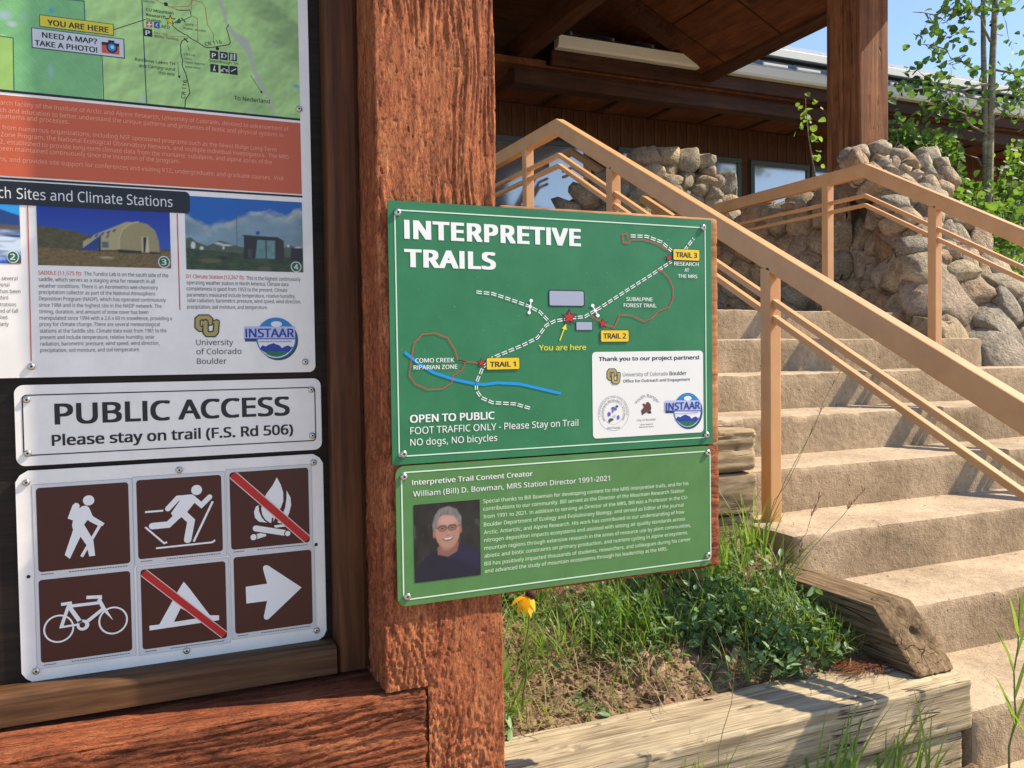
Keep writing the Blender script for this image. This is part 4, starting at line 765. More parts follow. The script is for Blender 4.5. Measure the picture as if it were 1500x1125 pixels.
def saw_disp(ax, amp, seed):
    def f(P, N):
        g, s = P[:, ax], (P[:, 0] if ax == 2 else P[:, 2]); y = P[:, 1]
        w = fbm(s * 8, g * 2.4, y * 8, seed, 3) * .05
        s2 = s + w; g2 = g + .5 * s * np.sin(g * 3.1 + seed)
        a = fbm(s2 * 250, g2 * 85, y * 150, seed + 3, 2); b = fbm(s2 * 210, g2 * 46, y * 80, seed + 9, 3); c = fbm(s2 * 34, g2 * 11, y * 20, seed + 17, 3)
        torn = np.tanh(3.4 * (b + .15 * c)); edge = np.clip((s - s.min()) / (s.max() - s.min()) * 2.2 - .9, .12, 1) if ax == 2 else .5
        tears = np.clip(fbm(s2 * 52, g2 * 9, y * 30, seed + 23, 2) - .30, 0, 1) * 3.2 * edge + np.clip(vn(s * 260, g * 130, y * 40, seed + 41) - .80, 0, 1) * 4.0
        mask = np.clip(.75 + 1.4 * fbm(s * 11, g * 5, y * 9, seed + 31, 2), .30, 1.3)
        return amp * (mask * (.60 * torn + .50 * a) + .22 * c - 1.0 * tears)
    return f
notch = lambda P: ~((P[:, 0] < .4655) & (P[:, 2] < .963))
rough_block('post', (.388, 1.4465, .60), (.613, 1.64, 2.32), m_saw, kiosk, .0019, .004, saw_disp(2, .0026, 3), skip=((1, 1), (2, 0), (2, 1)), keep=notch)
def beam_disp(P, N):
    base = saw_disp(0, .0028, 21)(P, N)
    top = np.clip(N[:, 2], 0, 1); wav = .016 * np.clip(-P[:, 0] * 1.6 - .0, 0, 1) + .004 * fbm(P[:, 0] * 9, P[:, 1] * 9, 0, 5, 3)
    return np.where(top > .6, base * .25 + wav * top, base)
rough_block('lower_beam', (-1.35, 1.446, .74), (.4645, 1.60, .959), m_sawx, kiosk, .0027, .010, beam_disp, skip=((1, 1), (2, 0), (0, 0)))
box('backing_board', (-1.30, 1.607, .90), (.42, 1.632, 2.75), m_back, kiosk)
def mould(name, xs, z0, z1, mat, horizontal=False):
    pts = [(xs[1], 1.604), (xs[1], 1.555), (xs[0] + .011, 1.555), (xs[0] + .005, 1.5575), (xs[0] + .0015, 1.5625), (xs[0], 1.570), (xs[0], 1.604)]
    return prism(name, pts, 'Z', z0, z1, mat, kiosk)
mould('side_moulding', (.328, .3785), .972, 2.75, m_frame)
box('side_strip', (.3795, 1.566, .972), (.3865, 1.604, 2.75), m_frame, kiosk)
pts = [(1.604, .9725), (1.553, .9725), (1.553, 1.010), (1.555, 1.017), (1.561, 1.0225), (1.570, 1.024), (1.604, 1.024)]
prism('bottom_ledge', pts, 'X', -1.30, .3255, m_framex, kiosk)
rough_block('post', (-1.53, 1.448, -.05), (-1.352, 1.64, 2.75), m_saw, kiosk, .02, .005, None, skip=((1, 1),))
box('post', (.395, 1.47, -.05), (.605, 1.63, .61), m_saw, kiosk)
box('post_core', (.40, 1.458, .62), (.60, 1.60, 2.30), m_saw, kiosk); box('post', (.389, 1.45, 2.315), (.612, 1.64, 2.75), m_saw, kiosk)
# sign board: two planks bolted beside the post
sb = thing('sign_plank', 'pair of planks beside the post that carry the two green signs', 'plank', (.86, 1.46, 1.11))
rough_block('smooth_plank', (.6165, 1.4415, 1.366), (1.104, 1.474, 1.828), m_planks, sb, .006, .006, lambda P, N: .0012 * fbm(P[:, 0] * 20, P[:, 1] * 60, P[:, 2] * 90, 4, 3) - .004 * (np.exp(-((P[:, 2] - 1.765 - .01 * P[:, 0]) / .0022) ** 2) + np.exp(-((P[:, 2] - 1.495) / .0022) ** 2)) * (P[:, 0] > 1.07), skip=((1, 1),))
rough_block('rough_plank', (.6165, 1.4415, 1.108), (1.104, 1.474, 1.361), m_sawx, sb, .005, .006, saw_disp(0, .0035, 44), skip=((1, 1),))

# ================================================================== signs
m_white = flat('sign_white_enamel', (.87, .84, .78), .32, .5); m_grn = flat('sign_green_enamel', (.022, .185, .072), .42, .4); m_grn2 = flat('sign_leaf_green_enamel', (.085, .225, .065), .42, .4)
for m_, sc in ((m_grn, .10), (m_grn2, .08), (m_white, .05)):   # faint dust and film on the enamel
    n = m_.node_tree.nodes; l = m_.node_tree.links; p = n['Principled BSDF']; c0 = tuple(p.inputs['Base Color'].default_value)[:3]
    t = tex(n, l, 'noise', 14, 6, .65, coords(n, l)); r = ramp(n, l, t.outputs[0], [(.35, tuple(x * (1 - sc) for x in c0)), (.7, tuple(min(1, x * (1 + sc) + .01) for x in c0))]); l.new(r.outputs[0], p.inputs['Base Color'])
    t2 = tex(n, l, 'noise', 260, 2, .5, coords(n, l)); d = ramp(n, l, t2.outputs[0], [(.73, c0), (.78, (.55, .6, .5))]); l.new(mixc(n, l, 'MIX', .25 if m_ is not m_white else .0, r.outputs[0], d.outputs[0]), p.inputs['Base Color'])
m_steel = flat('screw_steel', (.56, .54, .50), .28, .5, .9); m_slot = flat('screw_slot', (.03, .03, .03), .6)
def screw_mesh(r):
    bm = bmesh.new(); rings = []
    for k, (rr, yy) in enumerate(((1.0, 0), (1.0, -.16), (.88, -.36), (.62, -.52), (.34, -.56))):
        rings.append([bm.verts.new((r * rr * math.cos(t * math.pi / 10), r * yy, r * rr * math.sin(t * math.pi / 10))) for t in range(20)])
    for A, B in zip(rings[:-1], rings[1:]):
        for i in range(20): bm.faces.new([A[i], A[(i + 1) % 20], B[(i + 1) % 20], B[i]])
    c = bm.verts.new((0, -.3 * r, 0))
    for i in range(20):
        f = bm.faces.new([rings[-1][i], rings[-1][(i + 1) % 20], c]); f.material_index = 1
    fix(bm); me = bpy.data.meshes.new('screw'); bm.to_mesh(me); bm.free(); me.materials.append(m_steel); me.materials.append(m_slot)
    me.polygons.foreach_set('use_smooth', [True] * len(me.polygons)); return me
SM = screw_mesh(.0066); SM2 = screw_mesh(.0058)
def screws(root, pts, Y, me):
    for x, z in pts: link('screw', me, None, root, (x, Y - .0004, z))
def sign(name, label, cat, rect, r, Y, th, mat, key, scr, me):
    x0, z0, x1, z1 = rect; t = thing(name, label, cat, ((x0 + x1) / 2, Y, z0))
    plate('plate', x0, z0, x1, z1, r, Y, th, mat, t); print_on(t, PRINTS[key], Y); screws(t, scr, Y - .0006, me); return t
Y1 = 1.600; Y2 = 1.437
ms = sign('map_sign', 'large white information sign with a green map, orange text band and two site photos', 'sign', (-1.05, 1.527, .3065, 2.45), .012, Y1, .003, m_white, 'map', [(.2869, 2.0089), (-.1559, 1.5451), (.2879, 1.5459)], SM2)
pa = sign('public_access_sign', 'white sign with bold black words about public access and rounded corners', 'sign', (-.182, 1.382, .3155, 1.515), .014, Y1, .003, m_white, 'public', [(-.1641, 1.4908), (-.1653, 1.4027), (.297, 1.4942), (.2978, 1.4085)], SM2)
sy = thing('trail_symbols_sign', 'white sign with six brown square trail symbols in two rows', 'sign', (.066, Y1, 1.022))
q = .018; X0, Z0, X1, Z1 = -.1845, 1.022, .3165, 1.374
prism('plate', [(X0 + q, Z0), (X1 - q, Z0), (X1 - q * .3, Z0 + q * .4), (X1, Z0 + q), (X1, Z1 - q), (X1 - q * .35, Z1 - q * .4), (X1 - q, Z1), (X0 + q, Z1), (X0 + q * .35, Z1 - q * .4), (X0, Z1 - q), (X0, Z0 + q), (X0 + q * .35, Z0 + q * .45)], 'Y', Y1, Y1 + .003, m_white, sy)
print_on(sy, PRINTS['symbols'], Y1); screws(sy, [(-.1688, 1.3549), (.0656, 1.3599), (.2989, 1.3584), (-.1634, 1.041), (.07, 1.0393), (.298, 1.0428)], Y1 - .0006, SM2)
sign('interpretive_trails_sign', 'dark green square cornered sign with a white trail map and bold title', 'sign', (.4045, 1.3645, 1.0835, 1.8225), .0012, Y2, .003, m_grn, 'trails', [(.4217, 1.802), (1.0627, 1.8062), (.4243, 1.3826), (1.0676, 1.3837)], SM)
tb = sign('tribute_sign', 'leaf green round cornered sign with a small portrait photo and a paragraph', 'sign', (.4095, 1.1145, 1.0785, 1.3615), .016, Y2, .003, m_grn2, 'tribute', [(.4241, 1.3427), (1.0696, 1.3471), (.4264, 1.1312), (1.0689, 1.135)], SM)
# --- photo of a domed hut
P = Pic(130, 64, 2.1); P.mask(np.ones_like(P.U), (12, 45, 150)); P.mask(np.clip(1 - P.V, 0, 1) * .5, (60, 120, 200))
P.poly([(0, 0), (0, .66), (.12, .645), (.28, .59), (.42, .50), (.6, .42), (1, .33), (1, 0)], (78, 72, 38), tex_=.5, seed=3, f=(20, 34)); P.poly([(0, 0), (0, .3), (.5, .26), (1, .3), (1, 0)], (112, 92, 48), tex_=.7, seed=8, f=(34, 60))
P.poly([(.33, .28), (.33, .42), (.42, .55), (.66, .79), (.76, .79), (.6, .3)], (168, 158, 112)); P.poly([(.60, .28), (.59, .5), (.62, .66), (.68, .76), (.745, .80), (.82, .77), (.88, .66), (.905, .5), (.915, .27)], (150, 140, 96), tex_=.08, seed=4)
P.line([(.60, .28), (.60, .5), (.63, .66), (.69, .76), (.75, .80)], .02, (186, 176, 130))
for a in range(5): P.poly([(.37 + a * .045, .49 + a * .033), (.395 + a * .045, .53 + a * .033), (.405 + a * .045, .53 + a * .033), (.385 + a * .045, .47 + a * .033)], (40, 60, 110))
P.poly([(.30, .27), (.34, .33), (.47, .56), (.44, .28)], (26, 56, 130)); P.poly([(.44, .26), (.455, .5), (.465, .5), (.46, .26)], (20, 26, 30)); P.poly([(.47, .33), (.47, .43), (.52, .44), (.52, .33)], (70, 100, 110)); P.poly([(.50, .5), (.52, .57), (.53, .57), (.515, .49)], (46, 70, 120))
P.poly([(.59, .25), (.59, .31), (.92, .28), (.92, .25)], (30, 24, 20)); P.poly([(.775, .27), (.775, .55), (.825, .55), (.83, .27)], (200, 190, 150)); P.poly([(.785, .27), (.785, .54), (.815, .54), (.80, .27)], (20, 24, 34)); P.ell(.5, .16, .05, .018, (170, 160, 120))
P.build('hut_photo', -.1415, 1.7115, .0615, 1.809, Y1 - .0006, ms)
# --- photo of a dark weather hut under clouds
P = Pic(130, 84, 1.57); P.mask(np.ones_like(P.U), (14, 92, 172)); cl = fbm(P.U * 5, P.V * 7, 0, 12, 5)
edge = np.interp(P.U, [0, .12, .2, .28, .36, .46, .55, .7, .85, 1], [.80, .66, .62, .72, .72, .78, .86, .86, .84, .92]) + .06 * fbm(P.U * 16, P.V * 9, 0, 5, 3)
m_ = np.clip((edge - P.V) * 16, 0, 1); P.mask(m_, (120, 148, 160), tex_=.35, seed=12, f=(5, 7)); P.mask(np.clip((edge - P.V) * 16, 0, 1) * np.clip(1 - (edge - P.V) * 6, 0, 1) * np.clip(.5 + 1.6 * cl, 0, 1), (214, 210, 190))
P.poly([(0, .25), (0, .42), (.04, .44), (.1, .37), (.18, .33), (.28, .41), (.36, .38), (.46, .33), (.8, .32), (.88, .38), (1, .34), (1, .2)], (74, 86, 66), tex_=.3, seed=5)
for x, y, a, b in ((.06, .33, .018, .05), (.13, .29, .015, .03), (.27, .37, .03, .012), (.33, .35, .05, .012), (.31, .31, .008, .02), (.87, .37, .01, .02), (.96, .35, .03, .014)): P.ell(x, y, a, b, (205, 210, 205))
P.poly([(0, 0), (0, .29), (.2, .27), (.5, .24), (1, .2), (1, 0)], (44, 62, 28), tex_=.8, seed=9, f=(14, 22)); P.ell(.2, .13, .09, .03, (92, 88, 56)); P.ell(.66, .04, .06, .03, (88, 82, 52)); P.ell(.31, .17, .035, .022, (34, 26, 20))
P.line([(.425, .25), (.425, .82)], .008, (70, 80, 80)); P.poly([(.48, .18), (.485, .48), (.47, .50), (.78, .49), (.83, .44), (.83, .17)], (30, 24, 24)); P.poly([(.77, .17), (.785, .48), (.83, .44), (.83, .17)], (44, 34, 30))
P.poly([(.58, .18), (.60, .44), (.67, .44), (.67, .18)], (92, 132, 130), tex_=.3); P.poly([(.68, .18), (.68, .44), (.755, .44), (.75, .18)], (96, 136, 134), tex_=.3); P.poly([(.515, .19), (.515, .31), (.55, .31), (.55, .19)], (60, 58, 58)); P.poly([(.59, .51), (.59, .56), (.62, .56), (.62, .51)], (20, 60, 150))
P.poly([(.89, .16), (.895, .34), (1, .35), (1, .16)], (22, 20, 22)); P.build('hut_photo', .0862, 1.7107, .2882, 1.839, Y1 - .0006, ms)
# --- snowy photo cut by the shadow edge
P = Pic(70, 60, 1.2); P.mask(np.ones_like(P.U), (40, 150, 220)); P.poly([(0, .7), (.4, .86), (.75, .93), (.9, .86), (1, .82), (1, 0), (0, 0)], (24, 60, 120)); P.mask(np.clip((.8 - .2 * P.U - P.V) * 9, 0, 1) * np.clip(.7 + 1.5 * fbm(P.U * 3, P.V * 12, 0, 3, 3), 0, 1), (205, 222, 235)); P.ell(.85, .62, .3, .035, (90, 80, 60)); P.mask(np.clip((.25 - P.V) * 8, 0, 1) * np.clip(.5 + 2 * fbm(P.U * 5, P.V * 9, 0, 8, 2), 0, 1), (30, 90, 190)); P.poly([(.8, 0), (1, .12), (1, 0)], (80, 66, 46))
P.build('snow_photo', -.29, 1.7127, -.1655, 1.8083, Y1 - .0006, ms)
# --- relief map
nx, nz = 300, 150; P = Pic(nx, nz, 2.0); x0, z0, x1, z1 = -.46, 1.992, .2885, 2.36; X = x0 + P.U * (x1 - x0); Z = z0 + P.V * (z1 - z0)
hgt = fbm(X * 9, Z * 9 + 3, 0, 40, 5); gx = np.gradient(hgt, axis=1); gz = np.gradient(hgt, axis=0); sh = np.clip(1 + 3.6 * (gx - gz), .80, 1.2)
base = lin((172, 212, 130)) * np.ones_like(P.C); base = base * (1 + .15 * fbm(X * 5, Z * 5, 0, 44, 3))[..., None]; P.C = base * sh[..., None]
rug = np.clip((X - .14) * 12, 0, 1) * np.clip(1.1 - np.abs(Z - 2.13) * 3, .3, 1); P.C = P.C * (1 - rug[..., None] * .30 * np.clip(fbm(X * 14 + Z * 20, Z * 20, 0, 51, 4) * 2.6, 0, 1)[..., None])
def inside(Pg):
    ins = np.zeros(X.shape, bool)
    for (a, b), (c, d) in zip(Pg, Pg[1:] + Pg[:1]): ins ^= ((b > Z) != (d > Z)) & (X < (c - a) * (Z - b) / ((d - b) if d != b else 1e-9) + a)
    return ins.astype(float)
hz = inside([(-.46, 2.36), (-.0619, 2.36), (-.0619, 2.1511), (-.0615, 2.10), (-.0372, 2.0636), (-.0372, 1.99), (-.1677, 1.99), (-.1659, 2.078), (-.46, 2.09)])
P.mask(hz * .75, (110, 182, 120), tex_=.15, seed=2); P.mask(hz * (np.sin((X + Z) * 1150) > .1) * .30, (62, 140, 92)); P.mask((1 - hz) * (X < -.1659) * (Z < 2.078) * .8, (150, 190, 92), tex_=.1)
def dist(Pg, wd):
    d = np.full(X.shape, 9.); ww = np.zeros(X.shape)
    for (a, b, w0), (c, e, w1) in zip(Pg[:-1], Pg[1:]):
        L = (c - a) ** 2 + (e - b) ** 2; t = np.clip(((X - a) * (c - a) + (Z - b) * (e - b)) / L, 0, 1); dd = np.hypot(X - a - t * (c - a), Z - b - t * (e - b)) - (w0 + t * (w1 - w0)); d = np.minimum(d, dd)
    return np.clip(.5 - d / .0025, 0, 1)
P.mask(dist([(.148, 2.21, .003), (.1526, 2.186, .004), (.16, 2.166, .003), (.1635, 2.146, .002), (.175, 2.13, .004), (.191, 2.1188, .009), (.2028, 2.0995, .005), (.2063, 2.0769, .003), (.2199, 2.0448, .004), (.234, 2.0253, .002), (.2416, 1.9921, .002)], 0) * .85, (176, 178, 168))
for a, b, r1, r2, cc in ((-.178, 2.111, .012, .008, (165, 190, 200)), (-.1676, 2.0985, .008, .005, (185, 196, 205)), (-.15, 2.112, .006, .006, (130, 175, 170)), (-.114, 2.029, .004, .014, (150, 190, 180)), (-.1106, 2.128, .005, .005, (60, 150, 200)), (.0208, 1.997, .006, .004, (190, 200, 205)), (.2829, 2.0498, .007, .004, (60, 150, 200)), (.245, 2.12, .008, .003, (170, 180, 165)), (.2, 2.0, .003, .006, (160, 175, 190)), (.262, 2.035, .006, .003, (165, 175, 170)), (.23, 2.08, .004, .004, (165, 180, 170))):
    d = np.hypot((X - a) / r1, (Z - b) / r2); P.mask(np.clip(1.3 - d, 0, 1) * .8, cc)
P.build('relief_map', x0, z0, x1, z1, Y1 - .0006, ms)
# --- portrait print on the tribute sign
P = Pic(96, 106, .9); P.mask(np.ones_like(P.U), (38, 36, 34), tex_=.9, seed=21, f=(9, 5)); P.mask(np.clip(fbm(P.U * 16, P.V * 5, 0, 77, 3) * 1.4 - .25, 0, 1) * (P.V < .75), (96, 94, 86))
P.poly([(0, 0), (.02, .17), (.12, .28), (.3, .38), (.38, .34), (.62, .37), (.68, .45), (.86, .38), (1, .33), (1, 0)], (30, 26, 46), 1.5, tex_=.12, seed=3); P.poly([(.5, .28), (.68, .45), (.86, .38), (1, .32), (1, .1)], (40, 34, 66), 8)
P.poly([(.34, .40), (.35, .33), (.5, .29), (.64, .35), (.67, .46), (.6, .5), (.4, .5)], (150, 100, 84), 1.6); P.ell(.50, .63, .187, .235, (196, 140, 118), 1.6, tex_=.06, seed=2); P.poly([(.36, .52), (.42, .42), (.5, .385), (.58, .42), (.64, .52), (.62, .45), (.52, .37), (.42, .38)], (170, 126, 108), 3)
P.ell(.50, .76, .13, .07, (214, 162, 142), 6); P.poly([(.29, .60), (.27, .72), (.31, .84), (.38, .92), (.52, .95), (.64, .90), (.71, .80), (.71, .68), (.69, .62), (.66, .74), (.60, .82), (.5, .83), (.40, .85), (.35, .76), (.33, .66)], (134, 124, 120), 1.8, tex_=.35, seed=6, f=(40, 14))
P.ell(.30, .60, .022, .05, (176, 116, 98)); P.ell(.70, .63, .018, .045, (176, 116, 98))
for cx in (.42, .57): P.ell(cx, .665, .066, .040, (34, 28, 30)); P.ell(cx, .662, .054, .029, (168, 120, 102)); P.ell(cx, .664, .026, .010, (70, 52, 48)); P.line([(cx - .055, .70), (cx + .055, .702)], .010, (100, 84, 76))
P.line([(.47, .672), (.52, .674)], .009, (50, 44, 44)); P.line([(.31, .68), (.365, .676)], .008, (50, 44, 44)); P.line([(.625, .676), (.69, .69)], .008, (50, 44, 44)); P.ell(.505, .595, .028, .022, (212, 152, 132), 2); P.line([(.49, .66), (.485, .60)], .008, (168, 112, 96)); P.line([(.48, .575), (.53, .577)], .008, (140, 86, 76))
P.poly([(.41, .535), (.45, .505), (.5, .495), (.56, .51), (.60, .55), (.5, .54)], (110, 56, 54), 1.2); P.poly([(.43, .533), (.47, .515), (.54, .517), (.585, .545), (.5, .536)], (232, 226, 218), 1.0)
P.C *= np.array([.74, .80, .84]); P.build('portrait_photo', .441, 1.1535, .566, 1.2917, Y2 - .0006, tb)
# ================================================================== concrete stairs
def concrete():
    m, n, l, p = new_mat('tan_concrete'); v = coords(n, l)
    a = tex(n, l, 'noise', 3.2, 5, .6, v); b = tex(n, l, 'noise', 38, 5, .65, v); c_ = tex(n, l, 'noise', 190, 3, .6, v)
    c = ramp(n, l, a.outputs[0], [(.3, (.335, .262, .175)), (.5, (.47, .372, .257)), (.72, (.585, .47, .33))])
    # worn, splashed and stained risers: vertical faces carry grime that the swept treads do not
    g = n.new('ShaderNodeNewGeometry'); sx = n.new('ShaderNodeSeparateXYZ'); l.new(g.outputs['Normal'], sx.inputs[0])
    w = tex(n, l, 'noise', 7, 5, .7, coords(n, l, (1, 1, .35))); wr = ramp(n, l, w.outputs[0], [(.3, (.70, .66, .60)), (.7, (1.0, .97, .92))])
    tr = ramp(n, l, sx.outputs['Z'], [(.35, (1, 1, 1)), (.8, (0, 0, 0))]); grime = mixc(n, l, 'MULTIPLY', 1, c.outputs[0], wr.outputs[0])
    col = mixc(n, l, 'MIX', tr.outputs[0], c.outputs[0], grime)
    f = ramp(n, l, b.outputs[0], [(.3, (.72, .70, .68)), (.6, (1, 1, 1))]); col = mixc(n, l, 'MULTIPLY', .8, col, f.outputs[0])
    pit = tex(n, l, 'voronoi', 26, vec=v); pr = ramp(n, l, pit.outputs[0], [(.05, (0, 0, 0)), (.14, (1, 1, 1))]); pk = tex(n, l, 'noise', 12, 2, .5, v); pkr = ramp(n, l, pk.outputs[0], [(.52, (1, 1, 1)), (.62, (0, 0, 0))])
    pm_ = mixc(n, l, 'MIX', pkr.outputs[0], pr.outputs[0], (1, 1, 1)); col = mixc(n, l, 'MULTIPLY', .55, col, pm_)
    sp = tex(n, l, 'noise', 55, 2, .5, v); spr = ramp(n, l, sp.outputs[0], [(.70, (1, 1, 1)), (.74, (.45, .38, .3))]); col = mixc(n, l, 'MULTIPLY', .7, col, spr.outputs[0])
    l.new(col, p.inputs['Base Color']); p.inputs['Roughness'].default_value = .9; p.inputs['Specular IOR Level'].default_value = .2
    b1 = bump(n, l, p, b.outputs[0], .8, .008); b2 = bump(n, l, p, pm_, .8, .004, b1); bump(n, l, p, c_.outputs[0], .9, .0025, b2); return m
M_CON = concrete()
stairs = thing('concrete_stairs', 'wide tan concrete steps with rounded worn edges climbing past the steel handrails', 'stairs', (3.2, 1.2, 0))
def cd(P, N):
    d = .006 * fbm(P[:, 0] * 3, P[:, 1] * 3, P[:, 2] * 3, 61, 3) + .0022 * fbm(P[:, 0] * 40, P[:, 1] * 40, P[:, 2] * 40, 62, 3)
    e = np.clip(1 - np.abs(np.abs(N).max(1) - .75) * 4, 0, 1)
    return d - e * .010 * np.clip(fbm(P[:, 0] * 14, P[:, 1] * 14, P[:, 2] * 14, 63, 3) * 2 - .25, 0, 1)
for i in range(11):
    yf = 3.75 - .322 * i; zt = 1.785 - .165 * i; xr = 4.5 if i < 2 else 5.9; yb = (yf + .345) if i else 9.2
    rough_block('step', (1.93, yf, max(zt - .205, -.1)), (xr, yb, zt), M_CON, stairs, .02 if 3 <= i else .03, .016, cd, skip=((1, 1), (0, 1)) if i else ((1, 1), (0, 1), (2, 0)))
# ================================================================== handrails
def paint():
    m, n, l, p = new_mat('tan_orange_rail_paint'); v = coords(n, l); a = tex(n, l, 'noise', 8, 4, .6, v); b = tex(n, l, 'noise', 90, 3, .6, v)
    c = ramp(n, l, a.outputs[0], [(.3, (.55, .285, .115)), (.7, (.65, .35, .145))]); r = ramp(n, l, b.outputs[0], [(.75, (1, 1, 1)), (.79, (.35, .2, .12))])
    l.new(mixc(n, l, 'MULTIPLY', .8, c.outputs[0], r.outputs[0]), p.inputs['Base Color']); p.inputs['Roughness'].default_value = .42; bump(n, l, p, b.outputs[0], .25, .0006); return m
M_RAIL = paint()
SL = .5335
def handrail(name, label, X, peak_y, peak_z, posts, y_low, y_back, w=.05, h=.075, mid=(.145, .20), mat=None, lowpost=True):
    mat = mat or M_RAIL; xc = X + w / 2; t = thing(name, label, 'handrail', (xc, posts[0][0], posts[0][1]))
    zc = lambda y: peak_z - SL * max(0, peak_y - y)
    lo = (xc, y_low, zc(y_low)); pk = (xc, peak_y, peak_z); bk = (xc, y_back, peak_z)
    # top rail: one mitred piece
    def bent(nm, dz, ww, hh, bv):
        pts = []; c = 1 / math.cos(math.atan(SL)); k = math.tan(math.atan(SL) / 2) * hh / 2
        up = [(y_low, zc(y_low) + dz + hh / 2 * c), (peak_y - k, peak_z + dz + hh / 2), (y_back, peak_z + dz + hh / 2)]
        dn = [(y_back, peak_z + dz - hh / 2), (peak_y + k, peak_z + dz - hh / 2), (y_low, zc(y_low) + dz - hh / 2 * c)]
        prism(nm, up + dn, 'X', xc - ww / 2, xc + ww / 2, mat, t, bv)
    bent('top_rail', 0, w, h, .005)
    for d in mid: bent('mid_rail', -d, .026, .021, .003)
    for y, zb in posts:
        box('post', (X, y, zb - .02), (X + w, y + w, zc(y + w / 2) - h * .45), mat, t, .004, 2)
    return t
handrail('handrail', 'near tan orange steel handrail with square posts rising left of the steps', 2.012, 3.97, 2.735, [(4.33, 1.785), (3.405, 1.455), (2.345, .96), (1.30, .465)], .55, 6.4)
handrail('handrail', 'far tan orange steel handrail with two thin mid rails beside the stone wall', 3.87, 3.72, 2.598, [(3.99, 1.785), (3.225, 1.455), (2.20, .96), (1.20, .465)], .6, 6.3)
handrail('handrail', 'short shaded handrail with two square posts beyond the landing, left of the stone pier', 3.86, 7.3, 3.50, [(6.98, 1.785), (5.86, 1.785)], 5.2, 7.5, .05, .06)
# ================================================================== landscape timbers
m_tim = wood('weathered_timber', 'X', (.28, .205, .12), (.57, .46, .29), (.74, .63, .42), .9, 300, .0026, .9, blotch=.3, ratio=26)
m_timy = wood('weathered_timber_along_steps', 'Y', (.10, .062, .032), (.24, .16, .085), (.40, .29, .17), .9, 260, .0026, .9, blotch=.4, ratio=24)
m_end = wood('weathered_timber_end', 'X', (.22, .15, .08), (.46, .34, .20), (.62, .48, .30), .9, 90, .002, .7, blotch=.3, ratio=6)
def td(ax, seed, amp=.0026):
    def f(P, N):
        g = P[:, ax]; a, b = [P[:, i] for i in range(3) if i != ax]
        r = amp * 1.4 * fbm(a * 60, b * 60, g * 3.5, seed, 3) + amp * 2.2 * fbm(a * 9, b * 9, g * 2.5, seed + 4, 3)
        cr = np.abs(fbm(a * 22, b * 22, g * 1.6, seed + 7, 2)); return r - .006 * np.exp(-(cr / .018) ** 2) * (fbm(a * 5, b * 5, g * 5, seed + 9, 2) > -.05)
    return f
rough_block('landscape_timber', (.64, 1.492, .588), (1.928, 1.692, .72), m_tim, None, .006, .010, td(0, 71))
setp(bpy.data.objects['landscape_timber'], 'pale weathered timber edging the planting bed, topmost at its front', 'timber', 'timbers retaining the planting bed')
o = rough_block('landscape_timber', (.64, 1.500, .452), (1.905, 1.692, .584), m_tim, None, .008, .010, td(0, 81)); setp(o, 'pale weathered timber lying directly under the top front timber of the planting bed', 'timber', 'timbers retaining the planting bed')
o = rough_block('landscape_timber', (.64, 1.494, .316), (1.92, 1.692, .448), m_tim, None, .012, .010, td(0, 91)); setp(o, 'lowest weathered timber of the front stack, mostly below the picture', 'timber', 'timbers retaining the planting bed')
def bevel_end(o, y0, k, zb, reach):
    me = o.data; V = np.zeros(len(me.vertices) * 3); me.vertices.foreach_get('co', V); V = V.reshape(-1, 3)
    t = np.clip(1 - (V[:, 1] - y0) / reach, 0, 1); V[:, 1] += (V[:, 2] - zb) * k * t; me.vertices.foreach_set('co', V.ravel()); me.update()
def bd(P, N):
    d = td(1, 101, .003)(P, N); fr = N[:, 1] < -.6; r = np.hypot(P[:, 0] - 1.87, (P[:, 2] - .80))
    return d - fr * (.030 * np.exp(-(r / .014) ** 2) + .004 * np.abs(np.sin(r * 160)) * np.exp(-(r / .06) ** 2))
o = rough_block('landscape_timber', (1.785, 1.535, .722), (1.926, 2.30, .872), m_timy, None, .006, .010, bd); bevel_end(o, 1.535, 1.0, .722, .30); setp(o, 'brown timber beside the steps with a sawn slanting end and bolt hole', 'timber', 'timbers retaining the planting bed')
o = rough_block('landscape_timber', (1.50, 2.312, .872), (1.918, 2.60, 1.002), m_end, None, .008, .008, td(0, 111)); setp(o, 'timber end low in the small stack, half hidden by tall grass', 'timber', 'timbers retaining the planting bed')
o = rough_block('landscape_timber', (1.50, 2.300, 1.008), (1.918, 2.60, 1.145), m_end, None, .006, .010, td(0, 121)); setp(o, 'square timber end in the middle of the small stack beside the rail post', 'timber', 'timbers retaining the planting bed')
def gd(P, N):
    d = td(0, 131, .003)(P, N); return d - .006 * np.exp(-((P[:, 2] - 1.228) / .014) ** 2) * (N[:, 1] < -.5) - .012 * np.exp(-(((P[:, 2] - 1.233) / .008) ** 2 + ((P[:, 0] - 1.832) / .009) ** 2))
o = rough_block('landscape_timber', (1.50, 2.292, 1.153), (1.916, 2.60, 1.297), m_end, None, .005, .022, gd); setp(o, 'rounded timber end with a dark weathered groove, topmost of the small stack', 'timber', 'timbers retaining the planting bed')
o = rough_block('landscape_timber', (1.785, 2.605, 1.153), (1.922, 4.2, 1.29), m_timy, None, .03, .01, None); setp(o, 'timber running uphill beside the steps behind the small stack, hidden by the green signs', 'timber', 'timbers retaining the planting bed')
